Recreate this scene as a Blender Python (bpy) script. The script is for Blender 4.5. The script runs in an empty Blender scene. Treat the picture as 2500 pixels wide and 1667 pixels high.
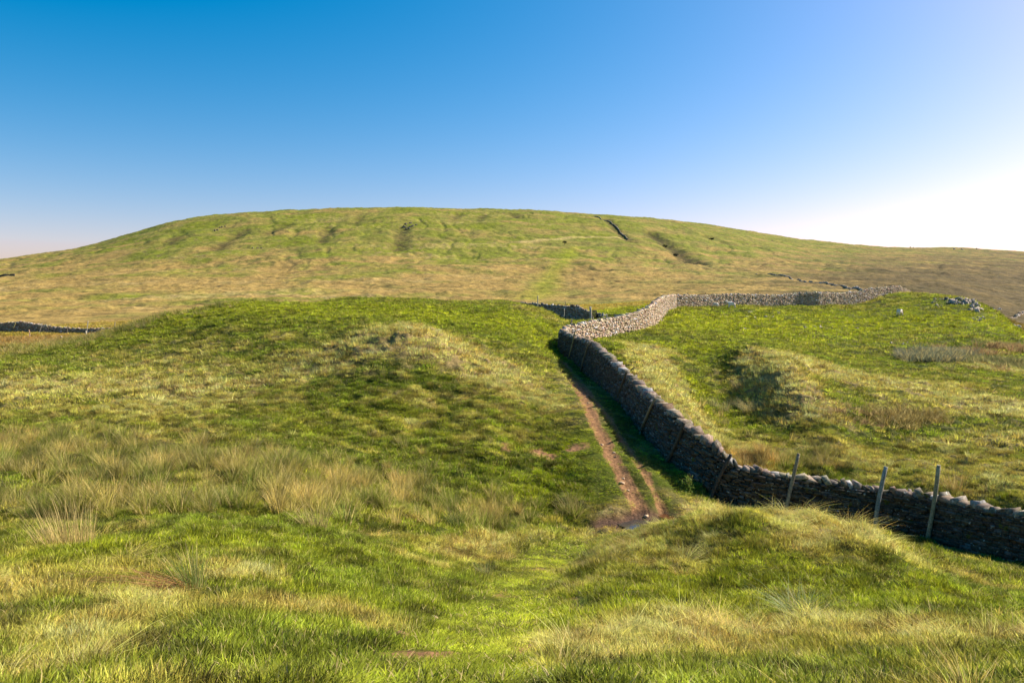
import bpy, math, random
import numpy as np
from mathutils import Vector
random.seed(7); rng = np.random.default_rng(7)
R = math.radians
SC = bpy.context.scene
COL = SC.collection

# ------------------------------------------------------------------ camera, sky, sun, exposure
F = 1805.0; PITCH = R(2.95)
cam = bpy.data.cameras.new("camera"); camo = bpy.data.objects.new("camera", cam); COL.objects.link(camo)
cam.sensor_width = 36; cam.lens = 36 * F / 2500; cam.clip_start = 0.1; cam.clip_end = 30000
camo.location = (0, 0, 0); camo.rotation_euler = (math.pi/2 - PITCH, 0, 0)
SC.camera = camo
SUN_AZ, SUN_EL = 69.0, 39.0
w = bpy.data.worlds.new("World"); SC.world = w; w.use_nodes = True
nt = w.node_tree; bg = nt.nodes["Background"]
sky = nt.nodes.new("ShaderNodeTexSky"); sky.sky_type = 'NISHITA'; sky.sun_disc = False
sky.sun_elevation = R(SUN_EL); sky.sun_rotation = R(SUN_AZ); sky.altitude = 400
sky.air_density = 1.0; sky.dust_density = 1.83; sky.ozone_density = 1.5
hs = nt.nodes.new("ShaderNodeHueSaturation"); hs.inputs["Saturation"].default_value = 1.66; hs.inputs["Hue"].default_value = .484; nt.links.new(sky.outputs[0], hs.inputs["Color"])
wb = nt.nodes.new("ShaderNodeMix"); wb.data_type = 'RGBA'; wb.blend_type = 'MULTIPLY'; wb.inputs[0].default_value = 1; wb.inputs["B"].default_value = (1.22, .80, .875, 1)   # white balance
nt.links.new(hs.outputs[0], wb.inputs["A"]); nt.links.new(wb.outputs["Result"], bg.inputs[0]); bg.inputs[1].default_value = 0.125
sun = bpy.data.lights.new("sun", 'SUN'); sun.energy = 5.0; sun.angle = R(0.5); sun.color = (1.0, 0.93, 0.80)
suno = bpy.data.objects.new("sun", sun); COL.objects.link(suno); suno.location = (60, 15, 60)
sd = Vector((math.sin(R(SUN_AZ))*math.cos(R(SUN_EL)), math.cos(R(SUN_AZ))*math.cos(R(SUN_EL)), math.sin(R(SUN_EL))))
suno.rotation_euler = sd.to_track_quat('Z', 'Y').to_euler()
SC.view_settings.view_transform = 'Standard'; SC.view_settings.look = 'None'
SC.view_settings.gamma = 1.0; SC.view_settings.exposure = 0.6
try:
    SC.cycles.max_bounces = 6; SC.cycles.transparent_max_bounces = 4
except Exception: pass

# ------------------------------------------------------------------ helpers
CP, SP = math.cos(PITCH), math.sin(PITCH)
def ray(px, py):
    v = (833.5 - py) / F
    return ((px - 1250) / F, CP + SP*v, -SP + CP*v)
def at(px, py, D):                       # the point seen at (px, py) that lies D metres ahead
    x, y, z = ray(px, py); k = D / y
    return Vector((x*k, D, z*k))
def smooth(a, b, x):
    t = np.clip((x - a) / (b - a), 0, 1); return t*t*(3 - 2*t)
_perm = rng.permutation(4096)
_grad = rng.uniform(0, 2*np.pi, 4096); _gx = np.cos(_grad); _gy = np.sin(_grad)
def noise(x, y, s=0):                    # gradient noise about -0.7..0.7
    xi = np.floor(x).astype(np.int64); yi = np.floor(y).astype(np.int64)
    fx = x - xi; fy = y - yi
    def g(ix, iy, dx, dy):
        h = _perm[(_perm[(ix + 131*s) & 4095] + iy) & 4095]
        return _gx[h]*dx + _gy[h]*dy
    u = fx*fx*fx*(fx*(fx*6 - 15) + 10); v = fy*fy*fy*(fy*(fy*6 - 15) + 10)
    a = g(xi, yi, fx, fy); b = g(xi+1, yi, fx-1, fy); c = g(xi, yi+1, fx, fy-1); d = g(xi+1, yi+1, fx-1, fy-1)
    return (a + u*(b - a)) + v*((c + u*(d - c)) - (a + u*(b - a)))
def fbm(x, y, o=3, s=0):
    t = 0; a = 1
    for i in range(o):
        t = t + a*noise(x*2**i, y*2**i, s + 7*i); a *= .5
    return t

def new_obj(name, verts, faces=None, mat=None, parent=None, smooth_=False, tris=None, quads=None):
    me = bpy.data.meshes.new(name)
    if faces is not None:
        me.from_pydata([tuple(v) for v in verts], [], faces)
    else:
        a = quads if quads is not None else tris
        n = a.shape[1]; V = np.asarray(verts, dtype=np.float32)
        me.vertices.add(len(V)); me.vertices.foreach_set("co", V.ravel())
        me.loops.add(a.size); me.loops.foreach_set("vertex_index", a.astype(np.int32).ravel())
        me.polygons.add(len(a)); me.polygons.foreach_set("loop_start", np.arange(0, a.size, n, dtype=np.int32))
        me.update(calc_edges=True)
    if smooth_: me.polygons.foreach_set("use_smooth", [True]*len(me.polygons))
    if mat: me.materials.append(mat)
    o = bpy.data.objects.new(name, me); COL.objects.link(o)
    if parent: o.parent = parent
    return o
def col_attr(me, name, rgb):
    a = me.attributes.new(name, 'FLOAT_COLOR', 'POINT')
    c = np.ones((len(rgb), 4), dtype=np.float32); c[:, :3] = rgb
    a.data.foreach_set("color", c.ravel())
def tag(o, label=None, cat=None, group=None, kind=None):
    if label: o["label"] = label
    if cat: o["category"] = cat
    if group: o["group"] = group
    if kind: o["kind"] = kind
    return o
def empty(name, loc):
    o = bpy.data.objects.new(name, None); COL.objects.link(o); o.location = loc; o.empty_display_size = .2
    return o

# ------------------------------------------------------------------ terrain: measured points (x, y in the photograph, metres ahead)
CT = []
def P(*a):
    CT.extend(a)
P((-500,1667,3.4),(-500,1480,6),(-500,1340,10),(-500,1245,15),(-500,1150,20),(-500,1050,27),(-500,950,37),(-500,890,50),(-500,850,70),(-500,815,100))
P((0,1667,3.4),(0,1495,5.5),(0,1350,9),(0,1245,14),(0,1150,19),(0,1050,25),(0,950,34),(0,890,47),(0,862,60),(0,838,76),(0,812,102))
P((250,1667,3.4),(250,1495,5.6),(250,1345,9.2),(250,1240,14),(250,1145,19),(250,1045,25),(250,945,34),(250,880,44),(250,840,53),(250,822,60),(250,822,75),(250,815,100))
P((400,880,42),(400,830,50),(400,790,58),(400,772,62),(400,776,70),(400,805,85),(400,800,105))
P((600,1667,3.4),(600,1465,6),(600,1330,10),(600,1235,14.5),(600,1135,19),(600,1040,25.5),(600,960,32),(600,880,40),(600,800,48),(600,750,58),(600,737,63),(600,741,69),(600,775,80),(600,785,100))
P((850,727,66),(850,733,72),(850,770,84),(850,780,100),(850,760,57),(850,810,43))
P((1000,1667,3.4),(1000,1545,6),(1000,1435,9),(1000,1350,13),(1000,1270,17),(1000,1195,20.5),(1000,1100,24.3),(1000,1010,28.5),(1000,930,32.6),(1000,860,35.8),(1000,812,37.9),(1000,795,38.5),(1000,799,42),(1000,790,47),(1000,757,56),(1000,730,66),(1000,736,73),(1000,770,85),(1000,780,100))
P((870,835,37.6),(870,818,40),(870,880,35.4),(870,960,31.5),(1100,838,38),(1100,825,40.5),(1100,900,35),(1100,980,31),(1100,1080,25.6),(1100,812,46))
P((1200,1667,3.4),(1200,1565,6),(1200,1475,9),(1200,1390,13),(1200,1305,17.5),(1200,1255,20),(1200,1170,22.5),(1200,1080,25.5),(1200,990,30),(1200,900,36),(1200,838,44),(1200,780,54),(1200,740,64),(1200,742,72),(1200,775,85),(1200,785,98))
P((1330,1390,13),(1330,1315,17.5),(1330,1262,20.5),(1330,1210,22.2),(1330,1130,24.8),(1330,1050,28),(1330,975,33),(1330,905,40),(1330,850,47),(1320,815,53),(1320,762,62),(1320,753,66),(1320,768,75),(1320,780,88))
P((1400,1667,3.6),(1400,1570,6),(1400,1480,9),(1400,1400,13),(1400,1333,17.5),(1420,1285,20.3),(1470,1240,21.5),(1450,1180,22.5),(1440,1120,24.5),(1420,1050,27.5),(1400,985,32.3),(1400,925,39.5),(1440,1000,30.5),(1415,955,34.8),(1385,885,45),(1340,868,50))
P((1475,1065,26.8),(1497,1110,24.9),(1520,1160,23.0),(1548,1210,21.8),(1562,1283,20.3),(1620,1240,21.6),(1600,1180,22.6),(1560,1110,25.3),(1640,1215,22.2))
# along the foot of the wall, on the path side
WN = [(2920,1525,1365,14.8),(2700,1450,1290,16.5),(2500,1386,1246,18.8),(2365,1354,1226,20.5),(2258,1324,1203,21.8),(2136,1294,1189,22.4),(2020,1274,1169,22.7),
      (1901,1254,1154,23.0),(1800,1236,1134,23.3),(1738,1205,1088,23.7),(1693,1172,1056,24.3),(1629,1125,1004,25.6),(1564,1061,953,29),
      (1506,985,900,34),(1468,947,860,38),(1437,920,836,42),(1404,887,822,46.5),(1372,856,806,52)]
WF = [(1394,866,794,53.5),(1430,845,786,55),(1480,824,778,57.5),(1531,811,769,60.5),(1557,807,761,62),(1582,802,752,64),(1603,790,738,67),
      (1617,774,727,72),(1630,757,721,82),(1652,750,719,95),(1735,747,719,98),(1800,746,716,100),(1850,745,718,101.5),(1900,746,719,103),(1950,744,714,104.5),
      (2000,746,712,105),(2050,742,715,107),(2100,741,709,109),(2130,733,702,110.5),(2160,719,699,112),(2200,714,698,114),(2222,713,707,116)]
for a in WN[1:]: P((a[0], a[1], a[3]))
for a in WF[2:]: P((a[0], a[1], a[3]))
# foreground right: lawn, mound
P((1700,1667,3.8),(1700,1570,6),(1700,1500,8),(1700,1400,10.7),(1700,1320,12.0),(1700,1256,13.1),(1700,1262,14),(1700,1300,16),(1700,1268,19.5),
  (1830,1275,11.9),(1830,1241,12.7),(1830,1249,13.6),(1830,1290,16),(1830,1270,20),(1830,1340,11.35),(1830,1430,10.1),(1830,1520,8.2),(1830,1600,5.6),
  (1600,1350,12.0),(1600,1292,14),(1600,1303,17),(1500,1350,12.5),(1500,1326,15.5),(1500,1312,18.3),(1500,1420,10),(1500,1530,7),
  (2000,1300,12.0),(2000,1266,12.8),(2000,1275,13.6),(2000,1310,16),(2000,1300,19),(2000,1380,10.9),(2000,1480,8.3),(2000,1580,5.8),(2000,1667,3.8),
  (2120,1310,12.4),(2120,1302,13.5),(2120,1330,16),(2120,1312,19),(2120,1400,10.4),(2120,1500,7.9),
  (2300,1667,3.8),(2300,1560,6),(2300,1470,9),(2300,1400,12.5),(2300,1368,15.5),(2300,1352,18.5),
  (2500,1667,3.8),(2500,1570,6),(2500,1490,9),(2500,1430,13),(2500,1405,16),(2900,1667,4),(2900,1590,6),(2900,1530,9),(2900,1500,13),(2900,1480,17))
# field beyond the wall: gully, straw bank, right hill
P((1480,835,50),(1530,870,44),(1530,845,51),(1560,860,47),(1560,905,40),(1600,930,37),(1600,975,32.8),(1650,1000,31.6),(1700,1070,28),(1660,1040,29),(1740,1108,25.8),
  (1640,880,48),(1680,905,46),(1700,945,43.5),(1725,1000,38.5),(1765,1050,33.3),(1800,1110,27.5),(1850,1130,26),
  (1620,830,56),(1700,832,57),(1760,850,54),
  (1790,862,50),(1823,860,47.5),(1860,880,42.5),(1885,893,40.3),(1915,930,36.5),(1940,955,34.8),(1990,1010,31.8),(1835,920,46),(1880,1000,38),(1850,1050,32.5),(2040,1060,29.2),(1930,1060,31.5),
  (1785,905,48),(1800,960,42.3),(1765,905,49),
  (1950,1120,27.5),(1950,1060,31),(2000,930,41),(2000,872,50),(2000,866,56),(2000,852,62),(1900,848,58),(1900,828,68),(1900,785,85),(1800,790,80),(1700,790,74),(1650,770,80),(1750,762,92),
  (2100,1170,25.5),(2100,1080,30),(2100,990,36),(2100,910,46),(2100,895,50),(2100,900,56),(2100,880,60),(2100,820,78),(2100,770,95),
  (2250,1180,24.5),(2250,1090,29.5),(2250,1000,36),(2250,930,46),(2250,915,52),(2250,890,58),(2250,845,66),(2250,790,84),(2250,740,100),(2250,717,110),(2250,726,120),
  (2350,724,104),(2350,735,112),(2350,760,90),(2350,820,72),(2350,870,62),(2400,747,97),(2400,756,105),(2450,768,90),(2450,785,99),(2450,830,70),(2480,800,82),(2480,830,90),
  (2500,1200,22.5),(2500,1100,28),(2500,1010,35),(2500,950,44),(2500,915,52),(2500,885,58),(2500,850,66),(2520,835,78),(2520,835,92),
  (2900,1300,20),(2900,1150,27),(2900,1020,36),(2900,950,48),(2900,900,60),(2900,870,80))
# hollow and green strip behind the field wall
P((1450,768,92),(1450,758,101),(1520,762,95),(1520,752,103),(1600,748,98),(1600,741,106),(1450,785,80),(1520,780,82),(1580,772,86),(1400,782,88),(1370,790,72))
far = {-500:[(130,800),(200,780),(350,745),(600,710),(900,690)],
 0:[(130,783),(200,752),(350,714),(600,672),(850,641),(950,634)],
 250:[(130,778),(200,750),(350,706),(600,653),(850,606),(1000,593)],
 420:[(130,770),(200,745),(350,701),(600,636),(850,575),(1040,543)],
 570:[(130,765),(200,740),(350,697),(600,630),(850,562),(1080,522)],
 800:[(130,756),(200,736),(350,695),(600,626),(850,554),(1100,511)],
 1000:[(130,752),(200,734),(350,695),(600,625),(850,552),(1100,507)],
 1300:[(130,748),(200,733),(350,697),(600,632),(850,563),(1150,514)],
 1500:[(130,745),(200,728),(350,695),(600,640),(850,580),(1150,529)],
 1650:[(130,733),(200,722),(350,693),(600,645),(850,596),(1200,540)],
 1800:[(130,724),(200,715),(350,690),(600,650),(850,615),(1300,561)],
 2000:[(140,722),(220,708),(400,680),(700,647),(1000,622),(1500,589)],
 2200:[(150,730),(220,722),(400,688),(700,652),(1000,630),(1800,606)],
 2320:[(150,750),(220,735),(400,697),(700,658),(1100,630),(2000,604)],
 2500:[(150,785),(220,768),(330,740),(500,700),(900,652),(1400,630),(2200,615)],
 2900:[(150,800),(220,780),(330,750),(500,715),(900,680),(2300,650)]}
for x, l in far.items():
    for D, y in l: P((x, y, D))
    D, y = l[-1]
    P((x, y+5, D*1.3), (x, y+24, D*2.0), (x, y+60, D*4))
C = np.array(CT, float)
_r = [ray(a, b) for a, b, _ in CT]
cx = np.array([q[0] for q in _r]); cy = np.array([q[1] for q in _r]); cz = np.array([q[2] for q in _r])
hh = np.hypot(cx, cy); cth = np.arctan2(cx, cy); ce = cz/hh; crr = C[:, 2]/cy*hh
SX, SY = 3.2, 1.0
cu = cth*SX; cv = np.log(crr)*SY; cc = 0.06
A = np.sqrt((cu[:, None]-cu[None])**2 + (cv[:, None]-cv[None])**2 + cc**2)
n = len(cu)
M = np.zeros((n+3, n+3)); M[:n, :n] = A - 0.012*np.eye(n)
M[:n, n] = 1; M[:n, n+1] = cu; M[:n, n+2] = cv; M[n:, :n] = M[:n, n:].T
sol = np.linalg.solve(M, np.concatenate([ce, [0, 0, 0]]))
# polar grid
TH_IN = np.linspace(-R(41), R(41), 1060)
side = np.linspace(R(41), R(319), 130)[1:-1]
TH = np.concatenate([TH_IN, side])
def rows(a, b, s): return np.arange(math.log(a), math.log(b), s)
LR = np.concatenate([rows(2.0, 9, .011), rows(9, 130, .0045), rows(130, 1700, .0058), rows(1700, 12000, .03)])
NT, NR = len(TH), len(LR)
def e_smooth(th, lr):
    th = np.clip(th, -R(52), R(52)); out = np.empty(th.shape)
    for i in range(0, th.size, 40000):
        s = slice(i, i+40000); u = th.ravel()[s]*SX; v = lr.ravel()[s]*SY
        d = np.sqrt((u[:, None]-cu)**2 + (v[:, None]-cv)**2 + cc**2)
        out.ravel()[s] = d @ sol[:n] + sol[n] + sol[n+1]*u + sol[n+2]*v
    return out
# coarse evaluation, then interpolation onto the fine grid
tcs = np.linspace(-R(52), R(52), 320); lcs = np.linspace(LR[0], LR[-1], 520)
TT, LL = np.meshgrid(tcs, lcs, indexing='ij')
EC = e_smooth(TT, LL)
def bil(G, u0, du, v0, dv, u, v):
    a = np.clip((u-u0)/du, 0, G.shape[0]-1.001); b = np.clip((v-v0)/dv, 0, G.shape[1]-1.001)
    i = a.astype(int); j = b.astype(int); fa = a-i; fb = b-j
    return (G[i, j]*(1-fa)*(1-fb) + G[i+1, j]*fa*(1-fb) + G[i, j+1]*(1-fa)*fb + G[i+1, j+1]*fa*fb)
def z_base(x, y):
    th = np.arctan2(x, y); r = np.maximum(np.hypot(x, y), 1e-3); lr = np.log(r)
    e = bil(EC, tcs[0], tcs[1]-tcs[0], lcs[0], lcs[1]-lcs[0], th, np.maximum(lr, math.log(3.2)))
    k = smooth(R(50), R(100), np.abs(th)); rr = np.maximum(r, 3.2)
    zf = e*rr
    zb = -1.7 + 0.03*np.minimum(r, 400) + fbm(x/90, y/90, 3, 5)*np.minimum(r, 400)*.02
    z = zf*(1-k) + zb*k
    c = smooth(3.2, 1.0, r)
    return z*(1-c) + (-1.68)*c
def hit(px, py, r0=2.5):
    x, y, z = ray(px, py); h = math.hypot(x, y)
    rr = np.exp(np.arange(math.log(r0), math.log(4000), .002))
    X = rr*x/h; Y = rr*y/h; d = z_base(X, Y) - rr*z/h
    i = int(np.argmax(d >= 0))
    if d[i] < 0: i = len(rr)-1
    return float(X[i]), float(Y[i])

def poly(pts): return [hit(*p) for p in pts]
def dpoly(X, Y, pts):
    d = np.full(X.shape, 1e9)
    if len(pts) == 1: return np.hypot(X-pts[0][0], Y-pts[0][1])
    for (ax, ay), (bx, by) in zip(pts[:-1], pts[1:]):
        vx, vy = bx-ax, by-ay; L = vx*vx+vy*vy+1e-9
        t = np.clip(((X-ax)*vx + (Y-ay)*vy)/L, 0, 1)
        d = np.minimum(d, np.hypot(X-ax-t*vx, Y-ay-t*vy))
    return d
def stroke(X, Y, pts, wd): return np.exp(-(dpoly(X, Y, pts)/wd)**2)

PATH1 = poly([(1395,925),(1425,970),(1453,1030),(1477,1075),(1500,1120),(1522,1160),(1545,1200),(1562,1240),(1566,1268)])
PATH2 = poly([(1375,880),(1405,912),(1450,975),(1490,1025),(1530,1085),(1562,1135),(1592,1185),(1612,1225),(1632,1258)])
MUD = poly([(1500,1275),(1560,1268),(1620,1258)])
PUD = hit(1562, 1279); PUD2 = hit(1626, 1246)
LAWN = poly([(1080,1667),(1140,1610),(1190,1545),(1240,1475),(1305,1400),(1365,1352),(1430,1318),(1500,1310),(1545,1302)])
STRAW = [(poly([(890,832),(950,806),(1020,803),(1100,838),(1190,890),(1270,950)]), 2.3, 1.15), (poly([(900,860),(1000,840),(1120,880)]), 1.6, .7),
         (poly([(60,950),(250,935),(430,960)]), 5, .75), (poly([(480,960),(700,930),(820,900)]), 3.5, .55),
         (poly([(300,870),(600,850)]), 3, .25),
         (poly([(1830,900),(1860,950)]), 1.6, .55), (poly([(1575,850),(1600,900),(1660,985),(1735,1085)]), 1.7, 1.4), (poly([(1560,905),(1640,1000)]), 1.2, .5),
         (poly([(1850,868),(1890,890),(1925,935),(1990,1010)]), 1.3, 1.0),
         (poly([(1960,885),(2080,915),(2250,950),(2450,1000)]), 3.2, .9), (poly([(2100,1120),(2250,1180),(2450,1160)]), 2, .6),
         (poly([(2350,1080),(2480,1060)]), 2.5, .45),
         (poly([(1480,1300),(1560,1282),(1650,1262),(1760,1250),(1880,1252),(1990,1275),(2100,1305)]), .8, 1.3), (poly([(1000,950),(1150,1000)]), 3, .35),
         (poly([(1400,1590),(1600,1560),(1900,1530),(2200,1530),(2480,1560)]), .8, .42),
         (poly([(60,1440),(260,1480),(400,1560),(150,1620)]), .8, .36), (poly([(550,1500),(800,1490)]), .5, .5), (poly([(560,1410),(600,1400)]), .35, .9),
         (poly([(1080,1345),(1230,1325)]), .6, .7), (poly([(2400,895),(2500,905)]), 1.5, .9)]
RUSH = [(poly([(-100,1100),(150,1130),(420,1150),(700,1150),(950,1200)]), 2.6, 1.0), (poly([(-100,1230),(300,1245),(650,1235),(1000,1250),(1180,1262)]), 1.3, 1.0),
        (poly([(950,1090),(1080,1160),(1250,1240),(1390,1250)]), .8, .5),
        (poly([(-200,838),(0,838),(150,832),(210,828)]), 12, 1.0), (poly([(1800,1120),(1900,1125),(2020,1130)]), 1.0, 1.0), (poly([(1830,1075),(1900,1090)]), 1.2, .8),
        (poly([(1700,985),(1730,1010)]), .9, .7)]
RUST = [(poly([(-200,832),(0,834),(80,826)]), 13, 1.0), (poly([(1780,1115),(1850,1128)]), .7, .6)]
GREEN = [(poly([(880,1000),(1050,1010),(1200,1060)]), 3.5, .35), (poly([(1250,1500),(1500,1480),(1900,1430),(2300,1460)]), 1.3, .6), (poly([(900,1480),(600,1420)]), .8, .4), (poly([(500,770),(800,760),(1100,770),(1280,800)]), 7, 1.0), (poly([(1340,860),(1300,830)]), 3, 1.0), (poly([(1700,790),(1900,790),(2100,790),(2300,780)]), 12, 1.0),
         (poly([(1470,860),(1530,880)]), 3, .9), (poly([(1690,930),(1720,1000),(1760,1040)]), 1.6, 1.0), (poly([(1640,850),(1760,845)]), 3, .9), (poly([(1460,762),(1530,757),(1600,744)]), 6, 1.3),
         (poly([(1250,1200),(1380,1160),(1420,1080)]), 1.5, .7), (poly([(300,1330),(700,1330)]), 1.2, .6), (poly([(2250,1150),(2450,1180)]), 1.5, .5)]
DIRTS = [(hit(1318,1104), .35, 1), (hit(1345,1112), .3, 1), (hit(1400,1093), .33, 1), (hit(1425,1088), .25, 1), (hit(1235,1092), .25, .9), (hit(1322,998), .22, .7),
         (hit(1002,1606), .10, 1), (hit(1030,1600), .08, 1), (hit(1070,1598), .08, 1), (hit(985,1600), .05, 1), (hit(1285,1588), .06, 1), (hit(1300,1582), .06, .9), (hit(1260,1605), .07, .9), (hit(985,1655), .05, 1), (hit(1310,1390), .08, .7),
         (hit(1305,1520), .06, .8), (hit(1340,1522), .05, .8), (hit(1315,1545), .05, .8), (hit(1175,1535), .05, .8), (hit(1225,1455), .07, .7), (hit(1390,1465), .06, .7)]
GULS = [([(1475,531),(1500,556),(1540,590)], 7, 1), ([(1590,568),(1625,592),(1655,615),(1705,645)], 9, 1.3), ([(600,560),(560,580),(520,612)], 8, .8), ([(800,555),(790,575),(785,592)], 8, .8), ([(700,548),(660,566)], 8, .7), ([(985,556),(975,590),(970,605)], 9, .8),
  ([(1120,520),(1105,534)], 7, .6), ([(1250,521),(1262,530)], 7, .7), ([(880,530),(865,548)], 8, .6), ([(430,575),(405,600)], 9, .7), ([(1180,522),(1165,540)], 7, .6), ([(1720,575),(1800,600),(1880,612)], 8, .6), ([(1400,640),(1420,655),(1500,665)], 6, .6)]
GULS = [(poly([(a, b) for a, b in l]), wd, k) for l, wd, k in GULS]
TRK = poly([(1240,592),(1300,586),(1345,582),(1400,578),(1460,578),(1540,580)])
GREENWAY = poly([(1290,733),(1330,700),(1345,665),(1380,640),(1400,600)])
WALLXY = [tuple(at(a[0], a[1], a[3])[:2]) for a in WN + WF]
def weights(X, Y):
    W = {}
    th = np.arctan2(X, Y); r = np.hypot(X, Y)
    n1 = fbm(X/5, Y/5, 3, 1); n2 = fbm(X/1.1, Y/1.1, 3, 2); n3 = fbm(X/22, Y/22, 3, 3)
    s = 0*X
    for p, wd, k in STRAW: s = np.maximum(s, stroke(X, Y, p, wd)*k)
    g = 0*X
    for p, wd, k in GREEN: g = np.maximum(g, stroke(X, Y, p, wd)*k)
    ru = 0*X
    for p, wd, k in RUSH: ru = np.maximum(ru, stroke(X, Y, p, wd)*k)
    rs = 0*X
    for p, wd, k in RUST: rs = np.maximum(rs, stroke(X, Y, p, wd)*k)
    W['straw'] = np.clip(s*1.15 + .03 - g*.5 + n1*.55 + n2*.75, 0, 1)
    W['green'] = np.clip(g + n1*.3, 0, 1.2); lw_ = smooth(1.3, .75, dpoly(X, Y, LAWN)/.5); W['straw'] = W['straw']*(1 - .6*lw_); W['green'] = np.maximum(W['green'], lw_*.3); W['rush'] = np.clip(ru + n1*.35 - .08, 0, 1); W['rust'] = np.clip(rs + n1*.5*(rs > .1), 0, 1)
    d1 = dpoly(X, Y, PATH1); d2 = dpoly(X, Y, PATH2); dm = dpoly(X, Y, MUD)
    j = n2*.10 + noise(X/.22, Y/.22, 9)*.06
    dirt = np.maximum(smooth(.33, .21, d1 + j), smooth(.20, .10, d2 + j)*.95)
    mud = smooth(.75, .35, dm + j*2)
    for (x0, y0), rr, k in DIRTS:
        rr = rr*(2.4 if rr < .15 else 1); q = np.hypot((X-x0), (Y-y0)*.8)/rr
        dirt = np.maximum(dirt, smooth(1.15, .6, q + noise(X/rr/.8, Y/rr/.8, 4)*.9)*k)
    W['mud'] = mud; W['dirt'] = np.maximum(dirt, mud); W['d1'] = d1; W['d2'] = d2
    W['lawn'] = np.maximum(smooth(1.3, .75, dpoly(X, Y, LAWN)/(.50 + .006*np.minimum(r, 20)) + n1*.3 + n2*.25), smooth(1.9, .6, np.minimum(d1, d2)))
    W['n1'] = n1; W['n2'] = n2; W['n3'] = n3; W['r'] = r; W['th'] = th
    W['moor'] = smooth(104, 118, r)*smooth(-9, -2, -0*r + (r-112))  # open fell beyond the field walls
    return W
c_ = lambda *a: np.array(a, float)
GRN, BRG, DRK = c_(.125,.158,.018), c_(.195,.225,.008), c_(.055,.078,.008)
STR, OLV, RST = c_(.46,.345,.135), c_(.14,.14,.022), c_(.27,.13,.035)
TAN, HTH, DRT, MDC = c_(.30,.205,.058), c_(.090,.068,.024), c_(.25,.135,.060), c_(.10,.060,.038)
def lerp(a, b, t): return a + (b - a)*np.asarray(t)[..., None]
_sw = poly([(760,930),(900,950),(1050,960),(1180,1030),(1330,1130)]); _sw2 = poly([(700,765),(1000,765),(1200,790)])
def SWARD_SHADE(X, Y): return np.clip(stroke(X, Y, _sw, 4.5) + .35*stroke(X, Y, _sw2, 8), 0, 1)      # dark mossy sward, with shade of the knoll face put into its colour
def base_col(X, Y, W, Z):
    n1, n2, n3, r, th = W['n1'], W['n2'], W['n3'], W['r'], W['th']
    c = lerp(GRN, OLV, np.clip(.35 + n1*.9, 0, 1))
    c = lerp(c, DRK, np.clip(.25 + n2*1.1, 0, .8))
    c = lerp(c, DRK*1.15, SWARD_SHADE(X, Y)*np.clip(.62 + n2*.6, 0, .8))
    c = lerp(c, BRG, np.clip(W['green'] + n2*.4, 0, 1)*.85)
    c = lerp(c, STR, np.clip(W['straw']*1.35 - .12, 0, 1)*.95)
    c = lerp(c, OLV, W['rush']*.5)
    c = lerp(c, RST, np.clip(W['rust'], 0, 1))
    # the fell
    px = 1250 + F*np.tan(np.clip(th, -1.2, 1.2)); e = Z/np.maximum(r, 1)
    up = smooth(.035, .075, e + n3*.03)
    a1 = fbm(X/60, Y/60, 4, 11); a2 = fbm(X/16, Y/28, 3, 12); a3 = fbm(X/5, Y/9, 2, 13); a4 = fbm(X/150, Y/60, 3, 14)
    f = lerp(TAN, c_(.17,.18,.030), np.clip(.08 + up*.75 + a1*1.0 + a2*.6, 0, 1))
    f = lerp(f, BRG*.78, np.clip(up*.5 - .16 + a1*.8 + a4*.7, 0, .8)*smooth(2500, 1500, px))
    f = lerp(f, HTH, np.clip(smooth(1650, 2250, px + a4*500)*smooth(.085, .03, e + a4*.03)*.95 + a2*.3 - .05, 0, .95))
    f = lerp(f, HTH*.9, np.clip(a3*1.5 + a2*.9 - .38, 0, .85))
    f = lerp(f, STR*.9, np.clip(a4*.9 + a3*.6 - .2, 0, .55)*smooth(2300, 1200, px))
    f = lerp(f, BRG, np.clip(stroke(X, Y, GREENWAY, 7) + 0*X, 0, 1)*.55)
    gl_ = 0*X; far_ = (r > 250)
    for l, wd, k in GULS: gl_ = np.maximum(gl_, stroke(X, Y, l, wd*(1 + a2*.5))*k)
    f = lerp(f, HTH*.8, np.clip(gl_*far_*(.8 + a3), 0, .85)); f = lerp(f, STR, stroke(X, Y, TRK, 5)*.7*far_)
    c = lerp(c, f, W['moorm'])
    c = lerp(c, DRT*(1 + .0*n1[..., None]), np.clip(W['dirt'], 0, 1))
    c = lerp(c, MDC, W['mud'])
    return np.clip(c, .004, .6)
def moor_mask(X, Y, W):
    th, r = W['th'], W['r']
    px = 1250 + F*np.tan(np.clip(th, -1.2, 1.2))
    lim = np.interp(px, [-500,0,300,500,1250,1440,1500,1600,1700,2050,2230,2400,2550], [101,101,98,88,92,100,103,105,108,120,122,104,97])*np.sqrt(1 + ((np.clip(px,-600,2700)-1250)/F)**2)
    return smooth(-3, 3, r - lim + W['n1']*3)
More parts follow.
